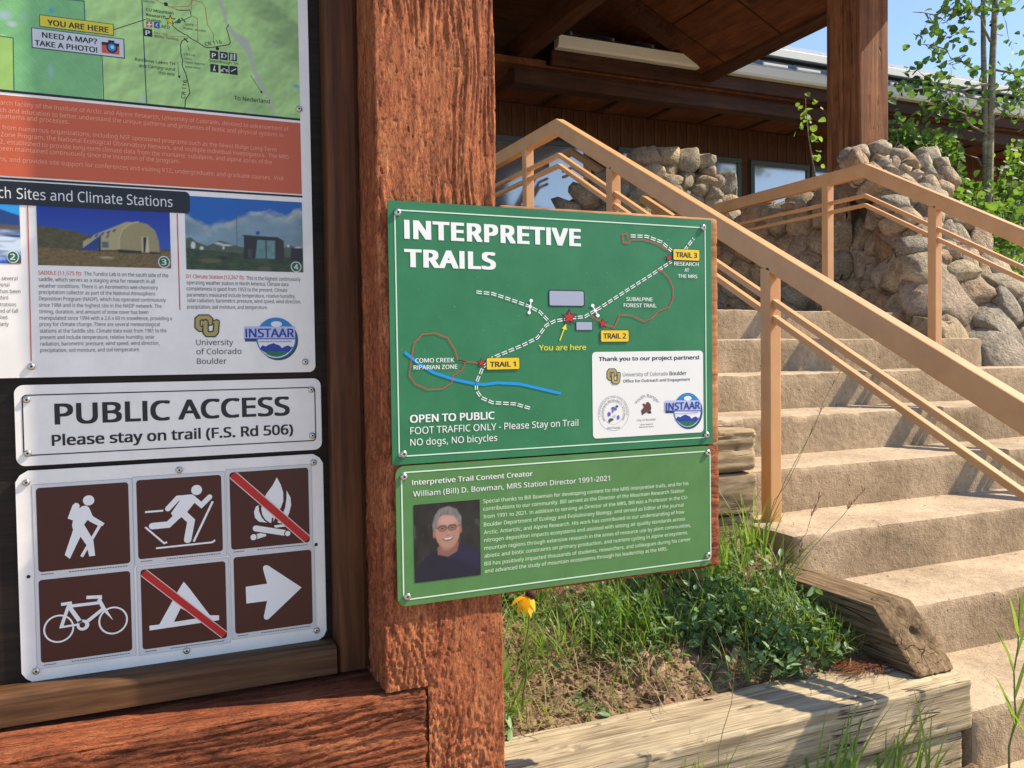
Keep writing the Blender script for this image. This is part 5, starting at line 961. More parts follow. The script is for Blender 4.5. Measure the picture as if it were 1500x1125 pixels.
# ================================================================== planting bed soil
def soil_mat():
    m, n, l, p = new_mat('dry_soil'); v = coords(n, l); a = tex(n, l, 'noise', 14, 6, .65, v); b = tex(n, l, 'noise', 120, 4, .7, v); g = tex(n, l, 'voronoi', 70, vec=v)
    c = ramp(n, l, a.outputs[0], [(.32, (.10, .060, .032)), (.5, (.26, .165, .09)), (.68, (.44, .30, .18))]); f = ramp(n, l, b.outputs[0], [(.3, (.5, .5, .5)), (.6, (1, 1, 1))])
    l.new(mixc(n, l, 'MULTIPLY', .9, c.outputs[0], f.outputs[0]), p.inputs['Base Color']); p.inputs['Roughness'].default_value = .95
    b1 = bump(n, l, p, g.outputs[0], .6, .008); bump(n, l, p, b.outputs[0], .8, .006, b1); return m
M_SOIL = soil_mat()
def bed_z(x, y):
    x = np.asarray(x, float); y = np.asarray(y, float)
    z = .695 + .34 * np.clip(y - 1.69, 0, None) + .10 * np.clip(y - 2.2, 0, None) + .015 * np.sin(x * 5)
    return z + .035 * fbm(x * 5, y * 5, 0, 200, 3) + .020 * fbm(x * 22, y * 22, 0, 205, 3) * 1.2 + .014 * np.clip(fbm(x * 60, y * 60, 0, 210, 2), 0, 1)
def grid_obj(name, x0, x1, y0, y1, step, zf, mat, parent=None):
    nx = int((x1 - x0) / step) + 1; ny = int((y1 - y0) / step) + 1; X, Y = np.meshgrid(np.linspace(x0, x1, nx), np.linspace(y0, y1, ny)); Z = zf(X, Y)
    i = np.arange(nx * ny).reshape(ny, nx); F = np.stack([i[:-1, :-1], i[:-1, 1:], i[1:, 1:], i[1:, :-1]], -1).reshape(-1, 4)
    return mesh_np(name, np.stack([X, Y, Z], -1).reshape(-1, 3), F, mat, parent, smooth=True)
setp(grid_obj('bed_soil', .30, 1.925, 1.665, 4.4, .009, bed_z, M_SOIL), kind='structure')
setp(grid_obj('bank', -6, .31, 1.665, 12, .12, lambda x, y: np.minimum(.69 + .42 * (y - 1.69), 1.75) + .04 * fbm(x * 3, y * 3, 0, 7, 3), GM), kind='structure')
setp(grid_obj('verge', .62, 1.93, 1.0, 1.50, .02, lambda x, y: .49 + .03 * fbm(x * 8, y * 8, 0, 9, 3), M_SOIL), kind='structure')
# clods
def rock_variants(nv, sub, seed, rough=.35):
    out = []
    for k in range(nv):
        bm = bmesh.new(); bmesh.ops.create_icosphere(bm, subdivisions=sub, radius=1)
        V = np.array([v.co[:] for v in bm.verts]); d = 1 + rough * fbm(V[:, 0] * 1.3 + k * 7, V[:, 1] * 1.3, V[:, 2] * 1.3, seed + k, 3)
        V = V * d[:, None]
        for v, c in zip(bm.verts, V): v.co = c
        me = bpy.data.meshes.new('clod'); bm.to_mesh(me); bm.free(); me.polygons.foreach_set('use_smooth', [True] * len(me.polygons)); out.append(me)
    return out
CV = []
for me in rock_variants(4, 1, 300, .6):
    V = np.zeros(len(me.vertices) * 3); me.vertices.foreach_get('co', V); CV.append((V.reshape(-1, 3), np.array([p.vertices[:] for p in me.polygons])))
def scatter_rocks(name, pts, sizes, mat):
    Vs = []; Fs = []; n = 0
    for (x, y, z), s in zip(pts, sizes):
        V, F = CV[RNG.integers(4)]; a = RNG.random() * 6.28; R = np.array([[math.cos(a), -math.sin(a), 0], [math.sin(a), math.cos(a), 0], [0, 0, 1]])
        Vs.append((V * s * RNG.uniform(.6, 1.2, 3)) @ R.T + (x, y, z)); Fs.append(F + n); n += len(V)
    return setp(mesh_np(name, np.concatenate(Vs), np.concatenate(Fs), mat, None, True), kind='stuff', label='small dry clods and pebbles lying on the bare soil of the planting bed', cat='clods')
cx = np.concatenate([RNG.normal(1.02, .13, 500), RNG.uniform(.64, 1.75, 700)]); cy = np.concatenate([RNG.normal(1.84, .07, 500), RNG.uniform(1.7, 2.5, 700)]); ok = (cy > 1.70) & (cx > .64) & (cx < 1.76)
cx, cy = cx[ok], cy[ok]; cs = np.clip(RNG.lognormal(-5.4, .5, len(cx)), .002, .014); scatter_rocks('soil_clods', list(zip(cx, cy, bed_z(cx, cy) + cs * .2)), cs, M_SOIL)
# ================================================================== rubble stone masonry
def stone_mat():
    m, n, l, p = new_mat('field_stone'); v = coords(n, l); oi = n.new('ShaderNodeObjectInfo')
    base = ramp(n, l, oi.outputs['Random'], [(0, (.33, .27, .17)), (.2, (.42, .37, .27)), (.4, (.41, .29, .18)), (.55, (.30, .28, .23)), (.7, (.46, .38, .24)), (.85, (.35, .24, .155)), (1, (.44, .40, .31))])
    a = tex(n, l, 'noise', 7, 6, .65, v); b = tex(n, l, 'noise', 60, 5, .7, v); f = ramp(n, l, a.outputs[0], [(.3, (.50, .48, .46)), (.5, (.95, .92, .88)), (.7, (1.3, 1.25, 1.18))])
    col = mixc(n, l, 'MULTIPLY', 1, base.outputs[0], f.outputs[0]); g = ramp(n, l, b.outputs[0], [(.35, (.55, .55, .55)), (.62, (1.1, 1.1, 1.1))]); col = mixc(n, l, 'MULTIPLY', .8, col, g.outputs[0])
    l.new(col, p.inputs['Base Color']); p.inputs['Roughness'].default_value = .9; b1 = bump(n, l, p, a.outputs[0], 1.0, .05); bump(n, l, p, b.outputs[0], .9, .012, b1); return m
M_ST = stone_mat(); M_MORT = flat('dark_mortar', (.16, .125, .09), .95, .1)
ICO = {}
for s_ in (2, 3):
    bm = bmesh.new(); bmesh.ops.create_icosphere(bm, subdivisions=s_, radius=1); ICO[s_] = (np.array([v.co[:] for v in bm.verts]), np.array([[v.index for v in f.verts] for f in bm.faces])); bm.free()
def clip_poly(P, a, n):
    out = []
    for i in range(len(P)):
        p, q = P[i], P[(i + 1) % len(P)]; dp = np.dot(p - a, n); dq = np.dot(q - a, n)
        if dp <= 0: out.append(p)
        if dp * dq < 0: out.append(p + (q - p) * dp / (dp - dq))
    return out
def inpoly(pts, Pg):
    x, y = pts[:, 0], pts[:, 1]; ins = np.zeros(len(pts), bool)
    for (a, b), (c, d) in zip(Pg, Pg[1:] + Pg[:1]): ins ^= ((b > y) != (d > y)) & (x < (c - a) * (y - b) / ((d - b) if d != b else 1e-9) + a)
    return ins
def rubble(parent, org, u, v, poly, size, depth, seed, sub=2, flatten=1.25, grow=1.0):
    """stones fitted to relaxed Voronoi cells of a wall face, each bulging out of the mortar"""
    rg = np.random.default_rng(seed); org = np.array(org, float); u = np.array(u, float); u /= np.linalg.norm(u); v = np.array(v, float); v /= np.linalg.norm(v); nrm = np.cross(u, v); nrm /= np.linalg.norm(nrm)
    A = np.array(poly); lo, hi = A.min(0), A.max(0); sc = np.array([1, flatten]); S_ = rg.random((9000, 2)) * (hi - lo) + lo; S_ = S_[inpoly(S_, [tuple(p) for p in poly])]
    area = (hi - lo).prod() * len(S_) / 9000 if False else 0; cell = size * size / flatten
    xs = [tuple(p) for p in poly]; ar = abs(sum(a[0] * b[1] - b[0] * a[1] for a, b in zip(xs, xs[1:] + xs[:1]))) / 2; N = max(3, int(ar / cell)); C_ = S_[rg.choice(len(S_), N, replace=False)]
    wt = rg.uniform(0, 1, N)
    for it in range(6):
        d = np.linalg.norm((S_[:, None] - C_[None]) * sc, axis=2); k = d.argmin(1)
        for j in range(N):
            if (k == j).any(): C_[j] = C_[j] * .45 + S_[k == j].mean(0) * .55
    out = []
    for j in range(N):
        P = [np.array(q, float) * sc for q in ((lo[0] - .05, lo[1] - .05), (hi[0] + .05, lo[1] - .05), (hi[0] + .05, hi[1] + .05), (lo[0] - .05, hi[1] + .05))]; c = C_[j] * sc
        dd = np.linalg.norm(C_ * sc - c, axis=1)
        for m in np.argsort(dd)[1:16]:
            o_ = C_[m] * sc; mid = (c + o_) / 2; P = clip_poly(P, mid, (o_ - c) / np.linalg.norm(o_ - c))
            if len(P) < 3: break
        if len(P) < 3: continue
        P = np.array(P); P = c + np.clip(np.linalg.norm(P - c, axis=1, keepdims=True), 0, size * 1.15) * (P - c) / np.maximum(np.linalg.norm(P - c, axis=1, keepdims=True), 1e-6); P = P / sc; cc = P.mean(0)
        ang = np.linspace(-math.pi, math.pi, 49)[:-1]; R = np.zeros(48)
        for q, t in enumerate(ang):
            dr = np.array([math.cos(t), math.sin(t)]); best = 9
            for a, b in zip(P, np.roll(P, -1, 0)):
                e = b - a; den = dr[0] * e[1] - dr[1] * e[0]
                if abs(den) > 1e-9:
                    tt = ((a[0] - cc[0]) * e[1] - (a[1] - cc[1]) * e[0]) / den; ss = ((a[0] - cc[0]) * dr[1] - (a[1] - cc[1]) * dr[0]) / den
                    if tt > 0 and -1e-6 <= ss <= 1 + 1e-6: best = min(best, tt)
            R[q] = min(best, size)
        R = (np.roll(R, 1) + 4 * R + np.roll(R, -1)) / 6 * (1 + .07 * fbm(np.cos(ang) * 1.6 + j, np.sin(ang) * 1.6, 0, seed, 2)); R = np.maximum(R * 1.18 * grow - .003, .012)
        V, F = ICO[sub]; th = np.arctan2(V[:, 1], V[:, 0]); rho = np.hypot(V[:, 0], V[:, 1]); rr = np.interp(th, np.append(ang, math.pi), np.append(R, R[0])) * rho ** .30
        dep = depth * rg.uniform(.85, 1.35); w = np.sign(V[:, 2]) * np.abs(V[:, 2]) ** .55 * dep; tl = rg.normal(0, .16, 2)
        pu = cc[0] + rr * np.cos(th); pv = cc[1] + rr * np.sin(th); w = w + (V[:, 2] > 0) * (tl[0] * (pu - cc[0]) + tl[1] * (pv - cc[1])) * 1.2
        s0 = rg.uniform(0, 99); ns = fbm(pu * 9 + s0, pv * 9, w * 9, seed, 4); fac = fbm(pu * 4 + s0, pv * 4, w * 4, seed + 5, 1)
        w = w + (V[:, 2] > -.2) * (ns * .040 + np.round(fac * 4) / 4 * .06) * min(1, size / .18); k2 = 1 + .12 * ns; pu = cc[0] + (pu - cc[0]) * k2; pv = cc[1] + (pv - cc[1]) * k2
        Rm = R.mean(); Q = np.stack([(pu - cc[0]) / Rm, (pv - cc[1]) / Rm, w / (dep * 1.1)], -1)
        for _ in range(rg.integers(4, 7)):   # fractured faces
            nn = rg.normal(0, 1, 3) * (1, 1, .75); nn[2] = abs(nn[2]) + .25; nn /= np.linalg.norm(nn); e_ = Q @ nn - rg.uniform(.74, 1.0); Q = Q - np.clip(e_, 0, None)[:, None] * nn * .93
        pu = cc[0] + Q[:, 0] * Rm; pv = cc[1] + Q[:, 1] * Rm; w = Q[:, 2] * dep * 1.1
        Wp = org + pu[:, None] * u + pv[:, None] * v + w[:, None] * nrm; ctr = Wp.mean(0); out.append(mesh_np('stone', Wp - ctr, F, M_ST, parent, smooth=True, loc=ctr))
    # mortar bed just behind the faces of the stones
    Pm = [org + a * u + b * v + nrm * depth * .10 for a, b in poly]; Pb = [q - nrm * .18 for q in Pm]; n_ = len(Pm)
    tr = [tuple(t) for t in tessellate_polygon([[Vector((a, b, 0)) for a, b in poly]])]
    V = [tuple(q) for q in Pm + Pb]; F = tr + [tuple(i + n_ for i in t[::-1]) for t in tr] + [(i, i + n_, (i + 1) % n_ + n_, (i + 1) % n_) for i in range(n_)]
    mesh_py('mortar', V, F, M_MORT, parent); return out
sw = thing('stone_wall', 'rubble stone wall stepping up beside the far handrail under the wooden pillar', 'stone wall', (4.6, 4.0, 1.45))
FR_ = [(4.06, 1.44), (4.26, 1.72), (4.46, 2.07), (4.56, 2.3), (4.46, 2.55), (4.30, 2.78), (4.6, 2.85), (5.20, 2.85), (5.21, 2.72), (5.04, 2.55), (5.2, 2.34), (5.14, 2.1), (5.22, 1.8), (5.4, 1.5), (5.4, 1.44)]
k_ = math.hypot(1, .61); fp = [(x, (z - 1.455) * k_) for x, z in FR_]
low = [p for p in fp if p[1] <= 1.0]; yc = (2.1 - 1.455) * k_
rubble(sw, (0, 3.45, 1.455), (1, 0, 0), (0, .61, 1), [(4.24, -.02), (4.34, .31), (4.42, .62), (5.16, .62), (5.22, .4), (5.42, .05), (5.42, -.02)], .27, .085, 11, 3, 1.1)
rubble(sw, (0, 3.45, 1.455), (1, 0, 0), (0, .61, 1), [(4.40, .64), (4.54, .98), (4.50, 1.2), (4.50, 1.33), (5.04, 1.33), (5.10, 1.15), (5.18, .95), (5.16, .64)], .17, .075, 12, 3, 1.35)
rubble(sw, (0, 3.45, 1.455), (1, 0, 0), (0, .61, 1), [(4.46, 1.35), (4.36, 1.55), (4.38, 1.66), (4.8, 1.68), (5.19, 1.68), (5.20, 1.5), (5.05, 1.35)], .15, .085, 13, 3, 2.0)
ud = np.array([.24, .97, 0]); ud /= np.linalg.norm(ud)
rubble(sw, (4.19, 3.58, 1.455), -ud, (.24, .03, 1), [(-2.1, .05), (-2.1, 1.0), (-1.5, 1.30), (-.80, 1.36), (-.66, 1.2), (-.50, .92), (-.32, .62), (-.18, .35), (-.04, -.02), (-.7, -.02)], .21, .07, 14, 3, 1.2)
lw = thing('stone_wall', 'low dark rubble stone wall along the landing under the canopy', 'stone wall', (4.5, 5.4, 1.785))
rubble(lw, (4.44, 6.12, 1.785), (0, -1, 0), (0, 0, 1), [(0, -.02), (0, .86), (.3, .80), (.7, .84), (1.2, .82), (1.65, .9), (1.65, -.02)], .22, .07, 15, 3, 1.3)
for q in range(9):
    V, F = ICO[2]; s0 = RNG.uniform(0, 50); d = 1 + .3 * fbm(V[:, 0] * 1.4 + s0, V[:, 1] * 1.4, V[:, 2] * 1.4, 5, 3); sz = np.array([.13, .10 * RNG.uniform(.8, 1.3), .05 * RNG.uniform(.8, 1.4)])
    mesh_np('cap_stone', np.sign(V) * np.abs(V) ** .7 * d[:, None] * sz, F, M_ST, lw, True, (4.53 + RNG.normal(0, .015), 4.9 + q * .148, 2.62 + RNG.normal(0, .012)))
bp = thing('stone_pier', 'rough sunlit rubble stone pier standing in front of the windows', 'stone pier', (4.3, 6.2, 1.785))
rubble(bp, (0, 6.15, 1.785), (1, 0, 0), (0, 0, 1), [(3.95, 0), (3.84, .8), (3.88, 1.38), (4.1, 1.45), (4.6, 1.44), (4.64, 1.27), (4.84, 1.27), (4.80, .9), (4.82, .7), (4.84, 0)], .165, .10, 16, 3, 1.5, 1.10)
rubble(bp, (3.86, 6.2, 1.785), (0, -1, 0), (.0, 0, 1), [(-.5, 0), (-.5, 1.3), (0, 1.38), (.02, 0)], .2, .07, 17, 2, 1.3)
dw = thing('stone_wall', 'dark rubble wall sloping down left of the sunlit stone pier', 'stone wall', (3.6, 6.3, 1.785))
rubble(dw, (0, 6.45, 1.785), (1, 0, 0), (0, 0, 1), [(2.9, 0), (2.9, .62), (3.2, .86), (3.5, 1.12), (3.84, 1.32), (3.84, 0)], .22, .07, 18, 2, 1.3)
for o_, b_ in ((sw, ((4.62, 4.15, 1.45), (5.15, 4.75, 2.74))), (sw, ((4.62, 4.12, 1.45), (5.3, 4.8, 2.0))), (lw, ((4.47, 4.92, 1.7), (4.72, 6.14, 2.56))), (bp, ((3.96, 6.22, 1.7), (4.74, 6.6, 3.0))), (dw, ((2.9, 6.5, 1.7), (3.9, 6.7, 2.3)))): box('core', b_[0], b_[1], M_MORT, o_)
# ================================================================== building
m_side = wood('brown_siding', 'Z', (.075, .030, .014), (.125, .052, .024), (.17, .073, .034), .75, 70, .0015, 0, blotch=.25, ratio=14)
m_dark = wood('dark_stained_beam', 'X', (.040, .016, .008), (.075, .030, .014), (.11, .046, .021), .7, 60, .0015, 0, blotch=.3, ratio=14)
m_darky = wood('dark_stained_beam_along', 'Y', (.045, .017, .008), (.085, .033, .015), (.13, .052, .023), .7, 60, .0015, 0, blotch=.3, ratio=14)
m_ply = wood('stained_plywood', 'Y', (.12, .040, .015), (.18, .062, .023), (.24, .088, .033), .7, 30, .0008, 0, blotch=.3, ratio=8)
m_gut = flat('cream_gutter_metal', (.66, .66, .56), .45); m_winf = flat('grey_green_window_frame', (.05, .062, .060), .5); m_roof = flat('blue_grey_roof_metal', (.20, .235, .28), .38, .5, .35)
def coated_glass():
    m, n, l, p = new_mat('reflective_window_glass'); p.inputs['Base Color'].default_value = (.46, .44, .41, 1); p.inputs['Metallic'].default_value = .80; p.inputs['Roughness'].default_value = .09
    t = tex(n, l, 'noise', 1.4, 2, .5, coords(n, l)); bump(n, l, p, t.outputs[0], .15, .01); return m
m_glass = coated_glass()
bd_ = thing('lodge_building', 'dark brown wooden lodge with board siding, reflective windows and a metal roof', 'building', (7, 7.7, 1.785))
box('wall_core', (-1.0, 7.715, 1.0), (16.5, 7.95, 4.32), m_dark, bd_)
o0 = box('siding_board', (0, 7.69, 1.40), (.132, 7.7149, 4.03), m_side, bd_, .004); o0.location.x += 2.2
for k in range(1, 66):
    c = o0.copy(); COL.objects.link(c); c.parent = bd_; c.location = (o0.location.x + .137 * k, o0.location.y, o0.location.z)
def window(x0, x1, z0, z1, mull=()):
    f = thing('window', None, None); f.parent = bd_; f.location = -Vector(bd_.location); f['kind_note'] = 'part'; del f['kind_note']
    w = .055; y0, y1 = 7.655, 7.70
    for a, b in (((x0, y0, z1 - w), (x1, y1, z1)), ((x0, y0, z0), (x1, y1, z0 + w)), ((x0, y0 + .002, z0 + w), (x0 + w, y1, z1 - w)), ((x1 - w, y0 + .002, z0 + w), (x1, y1, z1 - w))): box('frame', a, b, m_winf, f, .004)
    for mx in mull: box('frame', (mx - .03, y0 + .002, z0 + w), (mx + .03, y1, z1 - w), m_winf, f, .003)
    box('pane', (x0 + w, 7.672, z0 + w), (x1 - w, 7.684, z1 - w), m_glass, f)
for a in ((2.75, 4.27, 2.35, 3.70, ()), (4.62, 6.19, 2.35, 3.70, ()), (6.32, 7.17, 2.35, 3.70, ()), (7.19, 8.5, 2.35, 3.70, ()), (9.0, 10.4, 2.2, 3.5, ()), (10.6, 12.2, 2.2, 3.5, ())): window(*a)
# eave
box('soffit', (-1, 6.66, 4.034), (16.5, 7.69, 4.05), m_ply, bd_)
for k in range(14): box('soffit_batten', (2.5 + k * .62, 6.87, 4.014), (2.54 + k * .62, 7.68, 4.0335), m_darky, bd_)
box('eave_beam', (3.02, 6.70, 3.885), (16.5, 6.86, 4.012), m_dark, bd_, .006); box('eave_beam', (3.02, 6.72, 4.0135), (16.5, 6.84, 4.033), m_darky, bd_)
box('fascia', (3.33, 6.60, 4.045), (16.5, 6.645, 4.168), m_dark, bd_, .004); prism('gutter', [(6.50, 4.265), (6.515, 4.19), (6.53, 4.17), (6.598, 4.17), (6.598, 4.265)], 'X', 3.35, 16.5, m_gut, bd_)
prism('roof', [(6.49, 4.268), (7.45, 4.70), (7.45, 4.62), (6.49, 4.2685 - .0005)], 'X', 3.33, 16.5, m_roof, bd_)
for k in range(33):
    y0, z0, y1, z1 = 6.49, 4.270, 7.44, 4.697; x = 3.45 + k * .41
    prism('roof_seam', [(y0, z0), (y1, z1), (y1, z1 + .03), (y0, z0 + .03)], 'X', x, x + .02, m_roof, bd_)
    if x > 5.1: box('snow_guard', (x + .03, 6.53, 4.296), (x + .34, 6.545, 4.318), m_gut, bd_)
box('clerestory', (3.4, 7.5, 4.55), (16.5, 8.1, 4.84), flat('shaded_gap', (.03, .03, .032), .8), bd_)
prism('upper_roof', [(7.36, 4.755), (7.36, 4.84), (8.75, 5.42), (10.5, 5.42), (10.5, 5.2), (8.0, 4.9)], 'X', 4.2, 16.5, m_gut, bd_, .004)
m_wire = flat('thin_galvanised_wire', (.5, .5, .5), .4, .5, .6)
for k in range(4): beam('roof_wire', (4.2, 7.9 + k * .22, 5.12 + k * .085), (16.5, 7.9 + k * .22, 5.12 + k * .085), .008, .008, m_wire, bd_, 0)
for k in range(20): beam('wire_stay', (4.4 + k * .6, 7.9, 5.02), (4.4 + k * .6, 8.58, 5.42), .008, .008, m_wire, bd_, 0)
# left return of the main roof and the wall over the entrance
box('entrance_gable', (-1, 7.02, 4.30), (3.3, 7.10, 5.6), m_dark, bd_); box('soffit', (-1, 6.66, 4.0505), (3.3, 7.69, 4.09), m_ply, bd_)
# ================================================================== entrance canopy
cn = thing('entrance_canopy', 'dark brown gabled entrance canopy with plywood ceiling panels and exposed beams', 'canopy', (3.1, 5.5, 4.1))
XE, ZE, XR, SLP = 4.92, 4.12, 3.1, .46
zr = ZE + (XE - XR) * SLP
def slope_panel(name, x0, x1, y0, y1, dz0, dz1, mat, side=1, bevel=0):
    f = lambda x: ZE + (XE - x) * SLP; a, b = x0, x1; pts = [(a, f(a) + dz0), (b, f(b) + dz0), (b, f(b) + dz1), (a, f(a) + dz1)]
    if side < 0: pts = [(2 * XR - p[0], p[1]) for p in pts]
    return prism(name, pts, 'Y', y0, y1, mat, cn, bevel)
for s in (1, -1):
    slope_panel('roof_deck', XR, XE + .04, 4.05, 7.0, .013, .16, m_dark, s)
    for i in range(3):
        for j in range(4):
            x0 = XR + .02 + i * .605; y0 = 4.08 + j * .73
            slope_panel('ceiling_panel', x0, x0 + .583, y0, y0 + .706, 0, .012, m_ply, s)
    for y in (4.08, 5.19, 6.25): slope_panel('rafter', XR + .08, XE - .52, y, y + .13, -.14, -.001, m_darky, s, .004)
    x = XE + .042 if s > 0 else 2 * XR - XE - .082
    box('eave_trim', (x, 4.03, ZE - .035), (x + .04, 7.0, ZE + .14), m_dark, cn, .004)
    slope_panel('eave_batten', XE - .05, XE + .035, 4.06, 6.98, -.03, -.001, m_darky, s)
box('ridge_beam', (3.03, 4.02, 4.10), (3.17, 7.0, 4.275), m_darky, cn, .006); box('tie_beam', (1.4, 4.45, 4.11), (3.028, 4.58, 4.26), m_dark, cn, .006)
box('king_post', (3.04, 4.40, 4.277), (3.16, 4.52, 4.90), m_darky, cn, .004)
prism('back_panel', [(1.35, 4.14), (4.85, 4.14), (3.1, 4.95)], 'Y', 6.93, 6.985, m_dark, cn)
box('eave_post_cap', (4.44, 4.29, 4.22), (4.73, 4.61, 4.335), m_darky, cn)
m_pil = wood('brown_pillar', 'Z', (.10, .036, .013), (.27, .10, .034), (.38, .155, .056), .7, 60, .002, .5, blotch=.35, ratio=16)
pil = thing('wooden_pillar', 'thick square brown wooden pillar standing on the stone wall beneath the canopy', 'pillar', (4.58, 4.45, 2.78))
def pd(P, N): return .002 * fbm(P[:, 0] * 40, P[:, 1] * 40, P[:, 2] * 3, 7, 3) - .012 * np.exp(-((P[:, 0] - 4.625 + .006 * fbm(P[:, 2] * 3, 0, 0, 5, 3)) / .0035) ** 2)
rough_block('shaft', (4.452, 4.30, 2.76), (4.715, 4.448, 4.22), m_pil, pil, .012, .012, pd); rough_block('shaft', (4.452, 4.452, 2.76), (4.715, 4.60, 4.22), m_pil, pil, .012, .012, pd)
# ================================================================== ground beside the steps
setp(grid_obj('hillside', 4.9, 30, 3.6, 30, .25, lambda x, y: 1.35 + .0 * x + .12 * fbm(x * .5, y * .5, 0, 3, 3), GM), kind='structure')

# ================================================================== vegetation
def leafmat(name, cols, trans=.45, rough=.5):
    m, n, l, p = new_mat(name); at = n.new('ShaderNodeAttribute'); at.attribute_name = 'tone'; r = ramp(n, l, at.outputs['Fac'], cols)
    l.new(r.outputs[0], p.inputs['Base Color']); p.inputs['Roughness'].default_value = rough; p.inputs['Specular IOR Level'].default_value = .35
    tr = n.new('ShaderNodeBsdfTranslucent'); mx = n.new('ShaderNodeMixShader'); mx.inputs[0].default_value = trans
    tc = mixc(n, l, 'MULTIPLY', 1, r.outputs[0], (1.5, 1.6, .7)); l.new(tc, tr.inputs[0]); l.new(p.outputs[0], mx.inputs[1]); l.new(tr.outputs[0], mx.inputs[2]); l.new(mx.outputs[0], n['Material Output'].inputs[0]); return m
M_ASP = leafmat('aspen_leaf', [(0, (.045, .10, .03)), (.5, (.10, .19, .05)), (1, (.18, .28, .08))], .42)
M_SHR = leafmat('shrub_leaf', [(0, (.06, .11, .03)), (.5, (.14, .24, .055)), (1, (.27, .38, .10))], .42)
M_GRS = leafmat('grass_blade', [(0, (.06, .12, .02)), (.45, (.15, .26, .04)), (.8, (.26, .36, .08)), (1, (.38, .40, .14))], .4, .42)
M_DRY = leafmat('dry_grass', [(0, (.20, .13, .06)), (.5, (.38, .28, .14)), (1, (.52, .42, .24))], .25, .7)
M_WEED = leafmat('weed_leaf', [(0, (.06, .12, .045)), (.5, (.13, .24, .09)), (1, (.27, .38, .17))], .3, .45)
M_BARK = wood('aspen_bark', 'Z', (.16, .14, .08), (.30, .27, .16), (.42, .40, .26), .8, 30, .003, 0, blotch=.3, ratio=.5)
def with_tone(o, tones, per):
    at = o.data.attributes.new('tone', 'FLOAT', 'FACE'); at.data.foreach_set('value', np.repeat(np.clip(tones, 0, 1), per).astype(np.float32)); return o
def leaf_cloud(name, C, size, mat, parent=None, shape='round', seed=1, up=.35, tone=None):
    """one small bent leaf per centre"""
    rg = np.random.default_rng(seed); C = np.asarray(C, float); n = len(C); s = size * rg.uniform(.65, 1.25, n)
    N = rg.normal(0, 1, (n, 3)); N[:, 2] = np.abs(N[:, 2]) + up; N /= np.linalg.norm(N, axis=1, keepdims=True)
    T = rg.normal(0, 1, (n, 3)); T[:, 2] -= .5; T -= (T * N).sum(1, keepdims=True) * N; T /= np.linalg.norm(T, axis=1, keepdims=True); B = np.cross(N, T)
    if shape == 'round': prof = [(-.5, 0), (-.32, .42), (.02, .5), (.34, .3), (.6, 0), (.34, -.3), (.02, -.5), (-.32, -.42)]
    else: prof = [(-.6, 0), (-.25, .22), (.15, .26), (.6, 0), (.15, -.26), (-.25, -.22)]
    k = len(prof); h = k // 2; V = np.zeros((n, k, 3))
    for i, (a, b) in enumerate(prof): V[:, i] = C + T * (a * s)[:, None] + B * (b * s)[:, None] + N * (abs(b) * .35 * s)[:, None]
    V = V.reshape(-1, 3); base = np.arange(n)[:, None] * k
    if shape == 'round': q = [[0, 1, 2, 4], [2, 3, 4, 4]]
    # two halves folded along the midrib
    f1 = [0] + list(range(1, h)) + [h]; f2 = [h] + list(range(h + 1, k)) + [0]
    F = np.concatenate([base + np.array(f1)[None], base + np.array(f2)[None]], 1).reshape(n * 2, h + 1)
    o = mesh_np(name, V, F, mat, parent)
    return with_tone(o, (rg.random(n) if tone is None else tone), 2)
def tube(name, paths, mat, parent=None, k=7):
    V = []; F = []
    for pts, r0, r1 in paths:
        pts = [Vector(p) for p in pts]; n0 = len(V); m = len(pts)
        for i, p in enumerate(pts):
            d = (pts[min(i + 1, m - 1)] - pts[max(i - 1, 0)]).normalized(); a = d.orthogonal().normalized(); b = d.cross(a); r = r0 + (r1 - r0) * i / (m - 1)
            for j in range(k): t = 2 * math.pi * j / k; V.append(p + a * (r * math.cos(t)) + b * (r * math.sin(t)))
        for i in range(m - 1):
            for j in range(k): F.append((n0 + i * k + j, n0 + i * k + (j + 1) % k, n0 + (i + 1) * k + (j + 1) % k, n0 + (i + 1) * k + j))
    return mesh_py(name, V, F, mat, parent, True)
def wobble(a, b, n=8, amp=.05, sag=0, rg=RNG):
    a = Vector(a); b = Vector(b); out = []
    for i in range(n + 1):
        t = i / n; out.append(a.lerp(b, t) + Vector(rg.normal(0, amp, 3)) * math.sin(math.pi * t) * .5 + Vector((0, 0, -sag * 4 * t * (t - 1) * -1 if False else -sag * t * t)))
    return out
